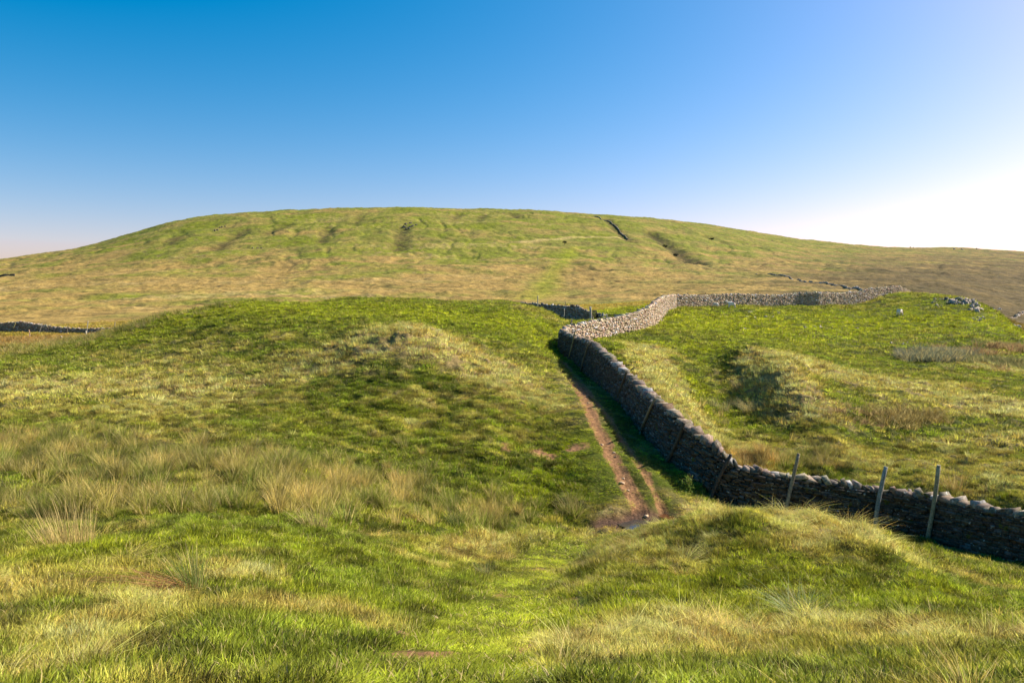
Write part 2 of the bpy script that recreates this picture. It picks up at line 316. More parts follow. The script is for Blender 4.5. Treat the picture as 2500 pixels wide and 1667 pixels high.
def displ(X, Y, W):
    r = W['r']; nearm = smooth(230, 120, r); farm = 1 - nearm
    soft = 1 - .85*np.clip(np.maximum(W['dirt'], W['lawn']*.8), 0, 1)
    z = nearm*(fbm(X/11, Y/11, 2, 21)*.22*smooth(12, 40, r) + fbm(X/2.6, Y/2.6, 2, 22)*.16*soft*(.5 + .5*smooth(5, 20, r)) + fbm(X/.8, Y/.8, 2, 23)*(.15 + .07*W['straw'] + .09*W['rush'])*soft*smooth(120, 80, r)*(.35 + .75*smooth(5, 22, r)))
    z = z + nearm*soft*(noise(X/.3, Y/.3, 24)*.05 + noise(X/.5, Y/.5, 25)*.17*smooth(8, 25, r))*smooth(75, 55, r)
    z -= .10*np.exp(-(W['d1']/.28)**2) + .09*np.exp(-(W['d2']/.22)**2) + .05*W['mud']
    z += W['dirt']*noise(X/.12, Y/.12, 31)*.025*smooth(40, 30, r)
    e = farm
    up = smooth(380, 700, r)*smooth(1500, 1050, r)
    lat = W['th']*900 + fbm(X/80, Y/80, 2, 33)*22
    gul = np.abs(fbm(lat/42, r/420, 3, 34))
    z += e*(fbm(X/95, Y/95, 3, 35)*3.2*smooth(200, 500, r) - np.clip(.22 - gul, 0, 1)*6.0*up*smooth(.05, .25, fbm(X/200, Y/200, 2, 36) + .25) + fbm(X/26, Y/26, 3, 37)*1.1 + fbm(X/7.5, Y/7.5, 3, 38)*.95*smooth(3000, 1200, r) + noise(X/2.6, Y/2.6, 39)*.25*smooth(1400, 700, r))
    for l, wd, k in GULS: z -= e*stroke(X, Y, l, wd)*k*3.2
    z += e*smooth(900, 350, r)*np.abs(fbm(X/45, Y/22, 2, 41))*-1.0
    return z
GX, GL = np.meshgrid(TH, LR, indexing='ij'); GRR = np.exp(GL)
VX = GRR*np.sin(GX); VY = GRR*np.cos(GX)
Wt = weights(VX, VY); Wt['moorm'] = moor_mask(VX, VY, Wt)
ZB = z_base(VX, VY)
for (x0, y0), rr in ((PUD, .95), (PUD2, .5)):
    ZB -= .14*np.exp(-(np.hypot((VX-x0), (VY-y0))/rr)**4)
VZ = ZB + displ(VX, VY, Wt)
CO = base_col(VX, VY, Wt, ZB)
CO = CO*(1 - .5*(1 - Wt['moorm'])*(1 - Wt['dirt'])*smooth(150, 120, GRR)*(np.abs(GX) < R(40.5)))[..., None]      # moss, thatch and peat under the grass
NIN = len(TH_IN)
def z_at(x, y):
    x = np.asarray(x, float); y = np.asarray(y, float)
    th = np.arctan2(x, y); lr = np.log(np.maximum(np.hypot(x, y), 2.0))
    a = np.clip((th - TH_IN[0])/(TH_IN[1]-TH_IN[0]), 0, NIN-1.001); i = a.astype(int); fa = a-i
    j = np.clip(np.searchsorted(LR, lr) - 1, 0, NR-2); fb = np.clip((lr-LR[j])/(LR[j+1]-LR[j]), 0, 1)
    return (VZ[i, j]*(1-fa)*(1-fb) + VZ[i+1, j]*fa*(1-fb) + VZ[i, j+1]*(1-fa)*fb + VZ[i+1, j+1]*fa*fb)

# ------------------------------------------------------------------ materials
def mat(name, rough=.9, spec=.2):
    m = bpy.data.materials.new(name); m.use_nodes = True
    b = m.node_tree.nodes["Principled BSDF"]; b.inputs["Roughness"].default_value = rough
    b.inputs["Specular IOR Level"].default_value = spec
    return m, m.node_tree, b
def N(nt, t, **k):
    x = nt.nodes.new(t)
    for a, b in k.items(): setattr(x, a, b)
    return x
def ground_mat(nm="turf_ground", layers=((9.0, .55, 1.5, .03), (1.9, .62, 1.42, .14), (.33, .68, 1.36, .5))):
    m, nt, b = mat(nm, .95, .1)
    a = N(nt, "ShaderNodeAttribute", attribute_name="base"); g = N(nt, "ShaderNodeNewGeometry")
    L = nt.links
    cd = N(nt, "ShaderNodeVectorMath", operation='LENGTH'); L.new(g.outputs["Position"], cd.inputs[0])
    cur = a.outputs["Color"]; bumps = None
    for sc, lo, hi, dist in layers:
        nz = N(nt, "ShaderNodeTexNoise"); nz.inputs["Scale"].default_value = sc; nz.inputs["Detail"].default_value = 4; nz.inputs["Roughness"].default_value = .65
        L.new(g.outputs["Position"], nz.inputs["Vector"])
        mr = N(nt, "ShaderNodeMapRange"); mr.inputs[1].default_value = .3; mr.inputs[2].default_value = .7; mr.inputs[3].default_value = lo; mr.inputs[4].default_value = hi
        L.new(nz.outputs["Fac"], mr.inputs[0])
        mu = N(nt, "ShaderNodeVectorMath", operation='SCALE'); L.new(cur, mu.inputs[0]); L.new(mr.outputs[0], mu.inputs["Scale"]); cur = mu.outputs[0]
        bp = N(nt, "ShaderNodeBump"); bp.inputs["Strength"].default_value = .7; bp.inputs["Distance"].default_value = dist
        L.new(nz.outputs["Fac"], bp.inputs["Height"])
        if bumps: L.new(bumps, bp.inputs["Normal"])
        bumps = bp.outputs[0]
    L.new(cur, b.inputs["Base Color"]); L.new(bumps, b.inputs["Normal"])
    return m
M_GROUND = ground_mat(); M_HILL = ground_mat("moor_ground", ((1.1, .7, 1.35, .3), (.3, .72, 1.28, .6), (.07, .74, 1.3, 1.8)))
M_PATH = ground_mat("trodden_earth", ((38, .6, 1.4, .02), (9.0, .5, 1.45, .06), (2.2, .7, 1.3, .1)))

def split_terrain():
    # one continuous sheet, split along its own edges into near ground, worn path and fell
    nth = NT
    idx = np.arange(nth*NR).reshape(nth, NR)
    i2 = np.roll(idx, -1, axis=0)
    q = np.stack([idx[:, :-1], idx[:, 1:], i2[:, 1:], i2[:, :-1]], -1).reshape(-1, 4)
    dirt = Wt['dirt'].reshape(-1); rr = GRR.reshape(-1)
    qd = dirt[q].mean(1); qr = rr[q].mean(1)
    nearpath = (np.minimum(Wt['d1'], np.minimum(Wt['d2'], 9)).reshape(-1)[q].mean(1) < .6) | (Wt['mud'].reshape(-1)[q].mean(1) > .5)
    P3 = np.stack([VX, VY, VZ], -1).reshape(-1, 3); CC = CO.reshape(-1, 3)
    sel_path = (qd > .5) & nearpath & (qr < 70)
    sel_hill = (qr > 128) & ~sel_path
    sel_g = ~sel_path & ~sel_hill
    for nm, sel in (("ground", sel_g), ("path", sel_path), ("hill", sel_hill)):
        f = q[sel][:, ::-1]; u, inv = np.unique(f, return_inverse=True)
        v = P3[u]; f = inv.reshape(-1, 4); c = CC[u]
        o = new_obj(nm, v, quads=f, mat={'hill': M_HILL, 'path': M_PATH}.get(nm, M_GROUND), smooth_=True)
        if nm == "ground":      # close the small disc under the camera
            ring = [tuple(P3[idx[i, 0]]) for i in range(nth)]
            me2 = bpy.data.meshes.new("disc")
        col_attr(o.data, "base", c); tag(o, kind="structure")
    import bmesh
    g = bpy.data.objects["ground"]; bm = bmesh.new(); bm.from_mesh(g.data)
    lay = bm.verts.layers.float_color["base"]
    rv = []
    bm.verts.ensure_lookup_table()
    inner = sorted([v for v in bm.verts if math.hypot(v.co.x, v.co.y) < 2.002], key=lambda v: math.atan2(v.co.x, v.co.y))
    cv_ = bm.verts.new((0, 0, -1.68)); cv_[lay] = (.1, .15, .015, 1)
    for a, b in zip(inner, inner[1:] + inner[:1]):
        try:
            f = bm.faces.new((a, cv_, b)); f.normal_update()
            if f.normal.z < 0: f.normal_flip()
            f.smooth = True
        except ValueError: pass
    bm.to_mesh(g.data); bm.free()
split_terrain()
# ------------------------------------------------------------------ materials for objects
def tint_mat(name, attr, kind='GEOMETRY', scale=6.0, lo=.6, hi=1.4, bump=.4, bdist=.02, rough=.9, extra=None):
    m, nt, b = mat(name, rough, .25); L = nt.links
    a = N(nt, "ShaderNodeAttribute", attribute_name=attr); a.attribute_type = kind
    g = N(nt, "ShaderNodeNewGeometry")
    nz = N(nt, "ShaderNodeTexNoise"); nz.inputs["Scale"].default_value = scale; nz.inputs["Detail"].default_value = 5; L.new(g.outputs["Position"], nz.inputs["Vector"])
    mr = N(nt, "ShaderNodeMapRange"); mr.inputs[1].default_value = .3; mr.inputs[2].default_value = .7; mr.inputs[3].default_value = lo; mr.inputs[4].default_value = hi
    L.new(nz.outputs["Fac"], mr.inputs[0])
    mu = N(nt, "ShaderNodeVectorMath", operation='SCALE'); L.new(a.outputs["Color"], mu.inputs[0]); L.new(mr.outputs[0], mu.inputs["Scale"]); cur = mu.outputs[0]
    if extra:                                       # blotches of lichen / moss: (scale, threshold, colour)
        for sc, th, colr in extra:
            n2 = N(nt, "ShaderNodeTexNoise"); n2.inputs["Scale"].default_value = sc; n2.inputs["Detail"].default_value = 3; L.new(g.outputs["Position"], n2.inputs["Vector"])
            m2 = N(nt, "ShaderNodeMapRange"); m2.inputs[1].default_value = th; m2.inputs[2].default_value = th + .04; L.new(n2.outputs["Fac"], m2.inputs[0])
            mx = N(nt, "ShaderNodeMix", data_type='RGBA'); L.new(m2.outputs[0], mx.inputs["Factor"]); L.new(cur, mx.inputs["A"]); mx.inputs["B"].default_value = (*colr, 1); cur = mx.outputs["Result"]
    L.new(cur, b.inputs["Base Color"])
    bp = N(nt, "ShaderNodeBump"); bp.inputs["Strength"].default_value = bump; bp.inputs["Distance"].default_value = bdist
    L.new(nz.outputs["Fac"], bp.inputs["Height"]); L.new(bp.outputs[0], b.inputs["Normal"])
    return m
M_STONE = tint_mat("limestone_and_gritstone", "tint", scale=14, lo=.55, hi=1.45, bdist=.015, extra=[(9, .66, (.42, .42, .36)), (3.1, .64, (.10, .10, .02))])
M_WOOD = tint_mat("weathered_wood", "tint", scale=18, lo=.6, hi=1.4, bdist=.006)
M_ROCK = tint_mat("rock", "tint", scale=5, lo=.55, hi=1.4, bdist=.05, extra=[(4, .60, (.13, .15, .03))])

def grass_mat(name, attr_kind, fixed=None):
    m = bpy.data.materials.new(name); m.use_nodes = True; nt = m.node_tree; L = nt.links
    nt.nodes.remove(nt.nodes["Principled BSDF"]); out = nt.nodes["Material Output"]
    t = N(nt, "ShaderNodeAttribute", attribute_name="tint"); t.attribute_type = attr_kind
    bl = N(nt, "ShaderNodeAttribute", attribute_name="blade")
    sp = N(nt, "ShaderNodeSeparateColor"); L.new(bl.outputs["Color"], sp.inputs[0])
    mr = N(nt, "ShaderNodeMapRange"); mr.inputs[3].default_value = .5; mr.inputs[4].default_value = 1.65; L.new(sp.outputs[0], mr.inputs[0])
    mu = N(nt, "ShaderNodeVectorMath", operation='SCALE'); L.new(t.outputs["Color"], mu.inputs[0]); L.new(mr.outputs[0], mu.inputs["Scale"])
    mx = N(nt, "ShaderNodeMix", data_type='RGBA'); L.new(sp.outputs[1], mx.inputs["Factor"]); L.new(mu.outputs[0], mx.inputs["A"]); mx.inputs["B"].default_value = (.62, .50, .19, 1)
    df = N(nt, "ShaderNodeBsdfDiffuse")
    if attr_kind == 'INSTANCER':                     # short turf is lit like the slope it grows on: bend the blade normals towards the ground's
        gn = N(nt, "ShaderNodeAttribute", attribute_name="gn"); gn.attribute_type = 'INSTANCER'; ge = N(nt, "ShaderNodeNewGeometry")
        mn = N(nt, "ShaderNodeMix", data_type='VECTOR'); mn.inputs["Factor"].default_value = .78; L.new(ge.outputs["Normal"], mn.inputs["A"]); L.new(gn.outputs["Vector"], mn.inputs["B"])
        nm_ = N(nt, "ShaderNodeVectorMath", operation='NORMALIZE'); L.new(mn.outputs["Result"], nm_.inputs[0]); L.new(nm_.outputs[0], df.inputs["Normal"])
    tr = N(nt, "ShaderNodeBsdfTranslucent"); gl = N(nt, "ShaderNodeBsdfGlossy"); gl.inputs["Roughness"].default_value = .45
    L.new(mx.outputs["Result"], df.inputs[0]); L.new(mx.outputs["Result"], tr.inputs[0])
    ms = N(nt, "ShaderNodeMixShader"); ms.inputs[0].default_value = .30; L.new(df.outputs[0], ms.inputs[1]); L.new(tr.outputs[0], ms.inputs[2])
    m2 = N(nt, "ShaderNodeMixShader"); m2.inputs[0].default_value = .012; L.new(ms.outputs[0], m2.inputs[1]); L.new(gl.outputs[0], m2.inputs[2])
    L.new(m2.outputs[0], out.inputs[0])
    return m
M_GRASS = grass_mat("grass_blades", 'INSTANCER'); M_CLUMP = grass_mat("clump_blades", 'GEOMETRY')

# ------------------------------------------------------------------ dry stone walls
class Stones:
    def __init__(s): s.v = []; s.c = []; s.n = 0
    def box(s, c, ax, ay, az, sx, sy, sz, col, j=.12, taper=0):
        b = np.array([[x, y, z] for z in (-.5, .5) for y in (-.5, .5) for x in (-.5, .5)])
        b = b*(1 + rng.uniform(-j, j, b.shape)*1.6); b += rng.uniform(-j, j, b.shape)*.35
        if taper: b[4:, :2] *= (1-taper)
        p = np.asarray(c) + b[:, :1]*sx*ax + b[:, 1:2]*sy*ay + b[:, 2:]*sz*az
        s.v.append(p); s.c.append(np.repeat(np.asarray(col)[None], 8, 0)); s.n += 1
    def build(s, name, m, parent=None):
        f0 = np.array([[0, 2, 3, 1], [4, 5, 7, 6], [0, 1, 5, 4], [2, 6, 7, 3], [0, 4, 6, 2], [1, 3, 7, 5]])
        V = np.concatenate(s.v); Q = np.concatenate([f0 + 8*i for i in range(s.n)])
        o = new_obj(name, V, quads=Q, mat=m, parent=parent); col_attr(o.data, "tint", np.concatenate(s.c)); return o
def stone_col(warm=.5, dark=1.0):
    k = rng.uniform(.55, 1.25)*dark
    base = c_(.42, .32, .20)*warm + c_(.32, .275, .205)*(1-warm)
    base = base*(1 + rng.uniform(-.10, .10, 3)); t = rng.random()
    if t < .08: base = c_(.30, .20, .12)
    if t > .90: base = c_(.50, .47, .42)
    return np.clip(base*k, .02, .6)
def resample(pts, step):
    pts = [np.array(p, float) for p in pts]; out = []
    for a, b in zip(pts[:-1], pts[1:]):
        n_ = max(1, int(round(np.hypot(*(b-a)[:2])/step)))
        for i in range(n_): out.append(a + (b-a)*i/n_)
    out.append(pts[-1]); return np.array(out)
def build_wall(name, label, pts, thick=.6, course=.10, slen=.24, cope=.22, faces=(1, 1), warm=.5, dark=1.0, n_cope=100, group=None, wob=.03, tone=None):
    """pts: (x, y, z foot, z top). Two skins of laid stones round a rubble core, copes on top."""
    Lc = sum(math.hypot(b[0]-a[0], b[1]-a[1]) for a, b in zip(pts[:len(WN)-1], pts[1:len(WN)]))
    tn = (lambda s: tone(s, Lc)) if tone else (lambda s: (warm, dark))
    root = empty(name, (pts[0][0], pts[0][1], pts[0][2])); bpy.context.view_layer.update()
    tag(root, label, "wall", group)
    path = resample(pts, .25); S = np.concatenate([[0], np.cumsum(np.hypot(*np.diff(path[:, :2], axis=0).T))])
    def q(s): return np.array([np.interp(s, S, path[:, k]) for k in range(4)])
    def frame(s):
        a = q(max(s-.3, 0)); b = q(min(s+.3, S[-1])); d = (b-a)[:2]; d /= (np.hypot(*d)+1e-9); return np.array([d[0], d[1], 0]), np.array([d[1], -d[0], 0])
    Z = np.array([0, 0, 1.0]); body = Stones(); org = np.array(pts[0][:3])
    def half(h): return thick*.5*(1.08 - .30*h)
    # core
    cv, cf = [], []
    for i, s in enumerate(np.arange(0, S[-1]+.2, .4)):
        p = q(min(s, S[-1])); t, nrm = frame(min(s, S[-1])); b = p[:3].copy(); b[2] -= .35; tp = p[:3].copy(); tp[2] = p[3] - cope*.9
        hb, ht = half(0)-.12, half(1)-.10
        cv += [b + nrm*hb, tp + nrm*ht, tp - nrm*ht, b - nrm*hb]
        if i: k = 4*i; cf += [(k-4, k, k+1, k-3), (k-3, k+1, k+2, k-2), (k-2, k+2, k+3, k-1)]
    k = len(cv)-4; cf += [(0, 1, 2, 3), (k+3, k+2, k+1, k)]
    core = new_obj("rubble_core", [tuple(v-org) for v in cv], cf, M_STONE, root); col_attr(core.data, "tint", np.repeat(c_(.07, .06, .045)[None], len(cv), 0))
    for sidei, sg in ((0, 1), (1, -1)):
        if not faces[sidei]: continue
        H = max(p[3]-p[2] for p in pts) + .3; zz = -.3; jrow = 0
        while zz < H:
            ch = course*rng.uniform(.65, 1.35)*(1.25 - .35*max(zz, 0)/H); s = rng.uniform(0, slen)
            while s < S[-1]:
                L_ = slen*rng.choice([.45, .7, 1, 1.3, 1.8], p=[.18, .27, .28, .17, .10])*rng.uniform(.85, 1.15); mid = min(s + L_/2, S[-1]); p = q(mid)
                top = p[3] - cope; z = p[2] + zz + noise(np.array(mid*.9), np.array(zz*.5), 60)*wob*2
                if z + ch*.4 < top and z > p[2]-.45:
                    t, nrm = frame(mid); a2 = q(min(mid+.3, S[-1])); a1 = q(max(mid-.3, 0)); t = t + Z*np.clip((a2[2]-a1[2])/.6, -.6, .6)*.8; t /= np.linalg.norm(t)
                    hfrac = np.clip(zz/(max(p[3]-p[2], .3)), 0, 1.1); off = half(hfrac) - .11 + rng.normal(0, .028)
                    c = p[:3].copy(); c[2] = z + ch*.5; c = c + sg*nrm*off
                    tilt = rng.normal(0, .05); up = Z*math.cos(tilt) + t*math.sin(tilt)
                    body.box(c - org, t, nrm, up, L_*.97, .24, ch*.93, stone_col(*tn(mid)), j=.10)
                s += L_
            zz += ch; jrow += 1
    body.build("wall_face", M_STONE, root)
    # copes
    n = 0; rest = Stones(); s = .05; rows_ = []
    while s < S[-1]:
        w_ = rng.uniform(.07, .32)*(cope/.22); rows_.append((s + w_/2, w_)); s += w_*1.02
    rows_.sort(key=lambda a: np.hypot(*q(a[0])[:2]))
    for mid, w_ in rows_:
        p = q(mid); t, nrm = frame(mid); a2 = q(min(mid+.3, S[-1])); a1 = q(max(mid-.3, 0)); sl = np.clip((a2[3]-a1[3])/.6, -.8, .8); t = t + Z*sl; t /= np.linalg.norm(t)
        hgt = cope*rng.uniform(.5, 1.35); lean = rng.normal(.12, .22); up = Z*math.cos(lean) + t*math.sin(lean); tt = t*math.cos(lean) - Z*math.sin(lean)
        yaw = rng.normal(0, .18); nn = nrm*math.cos(yaw) + t*math.sin(yaw)
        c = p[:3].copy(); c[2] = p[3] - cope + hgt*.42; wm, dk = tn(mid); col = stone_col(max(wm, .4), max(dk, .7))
        flat = rng.random() < .5
        if flat: w_ *= 1.7; hgt *= .5; c[2] -= hgt*.3
        if n < n_cope:
            st = Stones(); st.box(c - org, tt, nn, up, w_, thick*rng.uniform(.62, .85), hgt, col, j=.2, taper=.25); st.build("coping_stone", M_STONE, root); n += 1
        else: rest.box(c - org, tt, nn, up, w_, thick*rng.uniform(.62, .85), hgt, col, j=.2, taper=.25)
    if rest.n: tag(rest.build("coping_stones", M_STONE, root), kind="stuff")
    return root
def wall_pts(l, shift=None):
    out = []
    P0 = [at(a[0], a[1], a[3]) for a in l]
    for i, (px, yb, yt, D) in enumerate(l):
        b = at(px, yb, D); t = at(px, yt, D)
        if shift:                                 # the measured foot is the visible face: set the centre line half a wall behind it
            d = (P0[min(i+1, len(l)-1)] - P0[max(i-1, 0)]).to_2d().normalized(); o_ = Vector((d.y, -d.x, 0))*shift[i]; b = b + o_; t = t + o_
        g = float(z_at(b.x, b.y)); out.append((b.x, b.y, min(g, b.z) if abs(g-b.z) < .8 else g, t.z))
    return out
build_wall("dry_stone_wall", "long dry stone wall running from the foreground up past the path to a sunlit corner and across the green hill", wall_pts(WN + WF, [.31]*(len(WN)-1) + [0.0] + [-.31]*len(WF)), thick=.62, course=.066, slen=.25, cope=.19, tone=lambda s, L: (.1, .27) if s < L else (.85, 1.3))  # near stretch: darker stone, with the shade of its face also put into the colour
MID = [(1268,775,737.5,97),(1277,774,737.5,95),(1312,775,739,93),(1340,776,742,92),(1366,778,744,90),(1389,782,745,89),(1399,784,744,88.5),(1410,784,745,88),(1423,786,752,87),(1441,788,758,86)]
build_wall("dry_stone_wall", "dark shaded dry stone wall behind the green mound, ending at the small hurdle gate", wall_pts(MID), thick=.55, course=.13, slen=.3, warm=.35, dark=.8, n_cope=40)
build_wall("dry_stone_wall", "short stub of dry stone wall between the small hurdle gate and the field gate", wall_pts([(1455,787,762,85.5),(1466,786,762,85.5),(1474,786,765,85.5)]), thick=.55, course=.13, slen=.3, warm=.35, dark=.9, n_cope=12)
build_wall("dry_stone_wall", "dry stone wall with pale topping beyond the rusty rushes at the left edge", wall_pts([(-160,818,786,104),(0,815,787,103),(40,814,784,102.5),(60,814,784,102.3),(95,814,790,102),(140,815,797,101.5),(175,816,799.5,101),(240,817,800,100),(310,815,799.5,99),(350,812,797,98)]), thick=.55, course=.13, slen=.32, warm=.4, dark=.85, n_cope=100)
def far_wall(label, pix, h=1.5, dark=.25, r0=130, thick=.7):
    pts = []; x, y = hit(*pix[len(pix)//2], r0); h = h*math.hypot(x, y)/1805
    for px, py in pix:
        x, y = hit(px, py, r0); z = float(z_at(x, y)); pts.append((x, y, z-.3, z+h))
    root = empty("dry_stone_wall", pts[0][:3]); tag(root, label, "wall"); org = np.array(pts[0][:3])
    path = resample(pts, 2.0); sts = Stones(); cp = Stones()
    for a, b in zip(path[:-1], path[1:]):
        g = float(z_at((a[0]+b[0])/2, (a[1]+b[1])/2)); d = (b-a)[:2]; L_ = np.hypot(*d); t = np.array([d[0]/L_, d[1]/L_, (b[2]-a[2])/L_]); nrm = np.array([t[1], -t[0], 0]); m_ = (a+b)[:3]/2; m_[2] = g + h*.45 - .2
        sts.box(m_-org, t, nrm, np.array([0, 0, 1.]), L_*1.05, thick, h*1.2 + .3, stone_col(.4, dark), j=.06)
        m_[2] = g + h; cp.box(m_-org, t, nrm, np.array([0, 0, 1.]), L_*.9, thick*.7, h*.2, stone_col(.4, dark*1.4), j=.2)
    sts.build("wall_face", M_STONE, root); cp.build("coping", M_STONE, root)
far_wall("far wall climbing the brow of the fell, a thin dark line in the green slope", [(1452,528),(1462,529),(1475,532),(1490,540),(1505,553),(1520,568),(1534,580)], h=2.2, dark=.9)
far_wall("far dark wall snaking down the moor behind the long sunlit wall", [(1843,663),(1865,669),(1890,672),(1915,674),(1930,678),(1945,681),(1960,687),(1975,690),(2010,697),(2035,701),(2055,703),(2085,708),(2120,712)], h=2.6, dark=1.0)
far_wall("distant dark wall at the left edge of the fell", [(-60,676),(0,675),(20,674),(36,673)], h=4, dark=.25)
far_wall("low grey wall across the moor at the right edge, below the green hill", [(2466,773),(2500,770),(2560,768)], h=3.5, dark=.7, r0=125)

# ------------------------------------------------------------------ posts
def tube(pts, rad, sides=9):
    V, Fc = [], []
    pts = [Vector(p) for p in pts]
    for i, p in enumerate(pts):
        d = (pts[min(i+1, len(pts)-1)] - pts[max(i-1, 0)]).normalized(); u = d.orthogonal().normalized(); v = d.cross(u)
        for k in range(sides):
            a = 2*math.pi*k/sides; V.append(p + (u*math.cos(a) + v*math.sin(a))*rad[i])
    for i in range(len(pts)-1):
        for k in range(sides):
            a = i*sides + k; b = i*sides + (k+1) % sides; Fc.append((a, b, b+sides, a+sides))
    Fc.append(tuple(range(sides))[::-1]); Fc.append(tuple(range((len(pts)-1)*sides, len(pts)*sides)))
    return V, Fc
def post(label, tx, ty, bx, by, D, rad=.05, col=(.20, .17, .12), dt=.12, group="stakes leaning on the walls", name="wooden_stake", bury=.3, cat="stake"):
    b = at(bx, by, D); t = at(tx, ty, D + dt)
    if by > 870 and group.startswith("stakes"):        # these lean on the face of the front wall
        fx = [a[0] for a in WN][::-1]; fd = [a[3] for a in WN][::-1]; sl = .10 + .006*max(0, np.interp(bx, fx, fd) - 22)**1.35
        b = at(bx, by, np.interp(bx, fx, fd) - sl*1.6); t = at(tx, ty, np.interp(tx, fx, fd) - sl*.3); d = t - b; org = b - d.normalized()*bury
    d = t - b; org = b - d.normalized()*bury; n_ = 6; pts = []; rad_ = []
    side = Vector((rng.normal(0, 1), rng.normal(0, 1), 0)).normalized()*rad*.7
    for i in range(n_+1):
        f = i/n_; pts.append(d.normalized()*((d.length + bury)*f) + side*math.sin(f*math.pi)); rad_.append(rad*(1.08 - .22*f + rng.normal(0, .03)))
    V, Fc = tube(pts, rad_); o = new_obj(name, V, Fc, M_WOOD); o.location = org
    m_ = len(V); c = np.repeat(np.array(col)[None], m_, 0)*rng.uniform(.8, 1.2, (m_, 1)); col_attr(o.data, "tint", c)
    for p in o.data.polygons[:-2]: p.use_smooth = True
    tag(o, label, cat, group); return o
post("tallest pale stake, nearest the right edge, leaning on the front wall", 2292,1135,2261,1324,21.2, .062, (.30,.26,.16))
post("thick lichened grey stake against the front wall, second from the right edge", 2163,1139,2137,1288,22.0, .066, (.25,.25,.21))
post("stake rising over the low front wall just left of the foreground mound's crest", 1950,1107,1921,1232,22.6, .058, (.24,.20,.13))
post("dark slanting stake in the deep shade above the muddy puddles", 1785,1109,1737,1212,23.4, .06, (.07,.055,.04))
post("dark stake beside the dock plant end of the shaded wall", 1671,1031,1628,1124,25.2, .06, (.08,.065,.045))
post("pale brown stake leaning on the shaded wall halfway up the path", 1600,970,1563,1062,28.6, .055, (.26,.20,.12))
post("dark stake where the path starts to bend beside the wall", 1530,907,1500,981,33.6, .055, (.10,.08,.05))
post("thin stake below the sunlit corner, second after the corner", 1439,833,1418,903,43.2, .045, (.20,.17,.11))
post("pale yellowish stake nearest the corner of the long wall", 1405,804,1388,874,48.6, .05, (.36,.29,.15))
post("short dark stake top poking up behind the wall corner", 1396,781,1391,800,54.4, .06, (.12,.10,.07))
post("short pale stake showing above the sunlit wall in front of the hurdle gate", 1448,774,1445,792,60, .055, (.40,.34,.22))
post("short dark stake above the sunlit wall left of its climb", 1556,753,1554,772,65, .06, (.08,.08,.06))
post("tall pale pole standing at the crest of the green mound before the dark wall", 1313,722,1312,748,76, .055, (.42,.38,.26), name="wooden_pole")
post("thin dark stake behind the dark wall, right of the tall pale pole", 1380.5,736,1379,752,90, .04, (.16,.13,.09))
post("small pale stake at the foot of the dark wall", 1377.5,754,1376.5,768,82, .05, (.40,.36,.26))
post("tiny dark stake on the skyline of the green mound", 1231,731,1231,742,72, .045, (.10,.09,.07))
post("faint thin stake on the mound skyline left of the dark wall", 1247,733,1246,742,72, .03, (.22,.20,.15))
for lab, tx, ty, bx, by, D in [("leaning stake at the top of the wall's climb",1615,721,1613,732,76),("stake on the far wall just after it turns level",1631.5,716,1629,724,84),
    ("thin stake above the far wall, left of the pair of sheep",1678.5,715,1678,725,97),("pale stub above the far wall over the left sheep",1723,714,1722,724,98.8),
    ("slanting stake above the far wall right of the standing sheep",1851.5,712,1849,722,102),("small stake over the middle of the far wall",1938,710,1936,720,104.5),
    ("thin stake over the far wall before it dips",1997,711,1995,720,105.5),("thin stake where the far wall starts rising",2075,706,2073,716,108.5),("upright thin stake near the far end of the wall",2142,696,2141.5,706,111.5),("last thin stake near the far end of the wall",2161,694,2161,702,112.5)]:
    post(lab, tx, ty, bx, by, D, .035, (.10,.09,.07))
for lab, tx, ty, bx, by, D, rr_, c in [("stout pale post standing in rushes nearest the left edge",41.5,845,44.5,866,66,.075,(.48,.40,.26)),("pale post in the rushes, middle of the fence line",149.5,820,152,840,75,.075,(.46,.39,.25)),
    ("pale post in the rushes closest to the green mound",209.5,808,211.5,828,80,.075,(.46,.40,.27)),("short orange tinted post in the rusty rushes by the left wall",70.5,805,71.5,818,88,.07,(.42,.28,.16)),("short pale post where wall and mound meet",283,804,284,814,92,.07,(.42,.36,.24))]:
    post(lab, tx, ty, bx, by, D, rr_, c, group="fence posts in the rushes", name="fence_post", cat="post")
for lab, tx, ty, bx, by, D, c in [("slanting short mossy stake on the left wall's highest part",38,788,34,797,101,(.30,.28,.10)),("pale slanting stake against the left wall",103,789,95,812,100.5,(.34,.32,.26)),("short dim stake against the left wall",165,795,163,812,100,(.18,.16,.12)),
    ("tall pale stake against the left wall, second from the mound",215,784,212,812,99.3,(.40,.37,.30)),("tall stake against the left wall nearest the mound",281,785.5,279,812,98.2,(.30,.27,.2))]:
    post(lab, tx, ty, bx, by, D, .05, c, dt=.05)

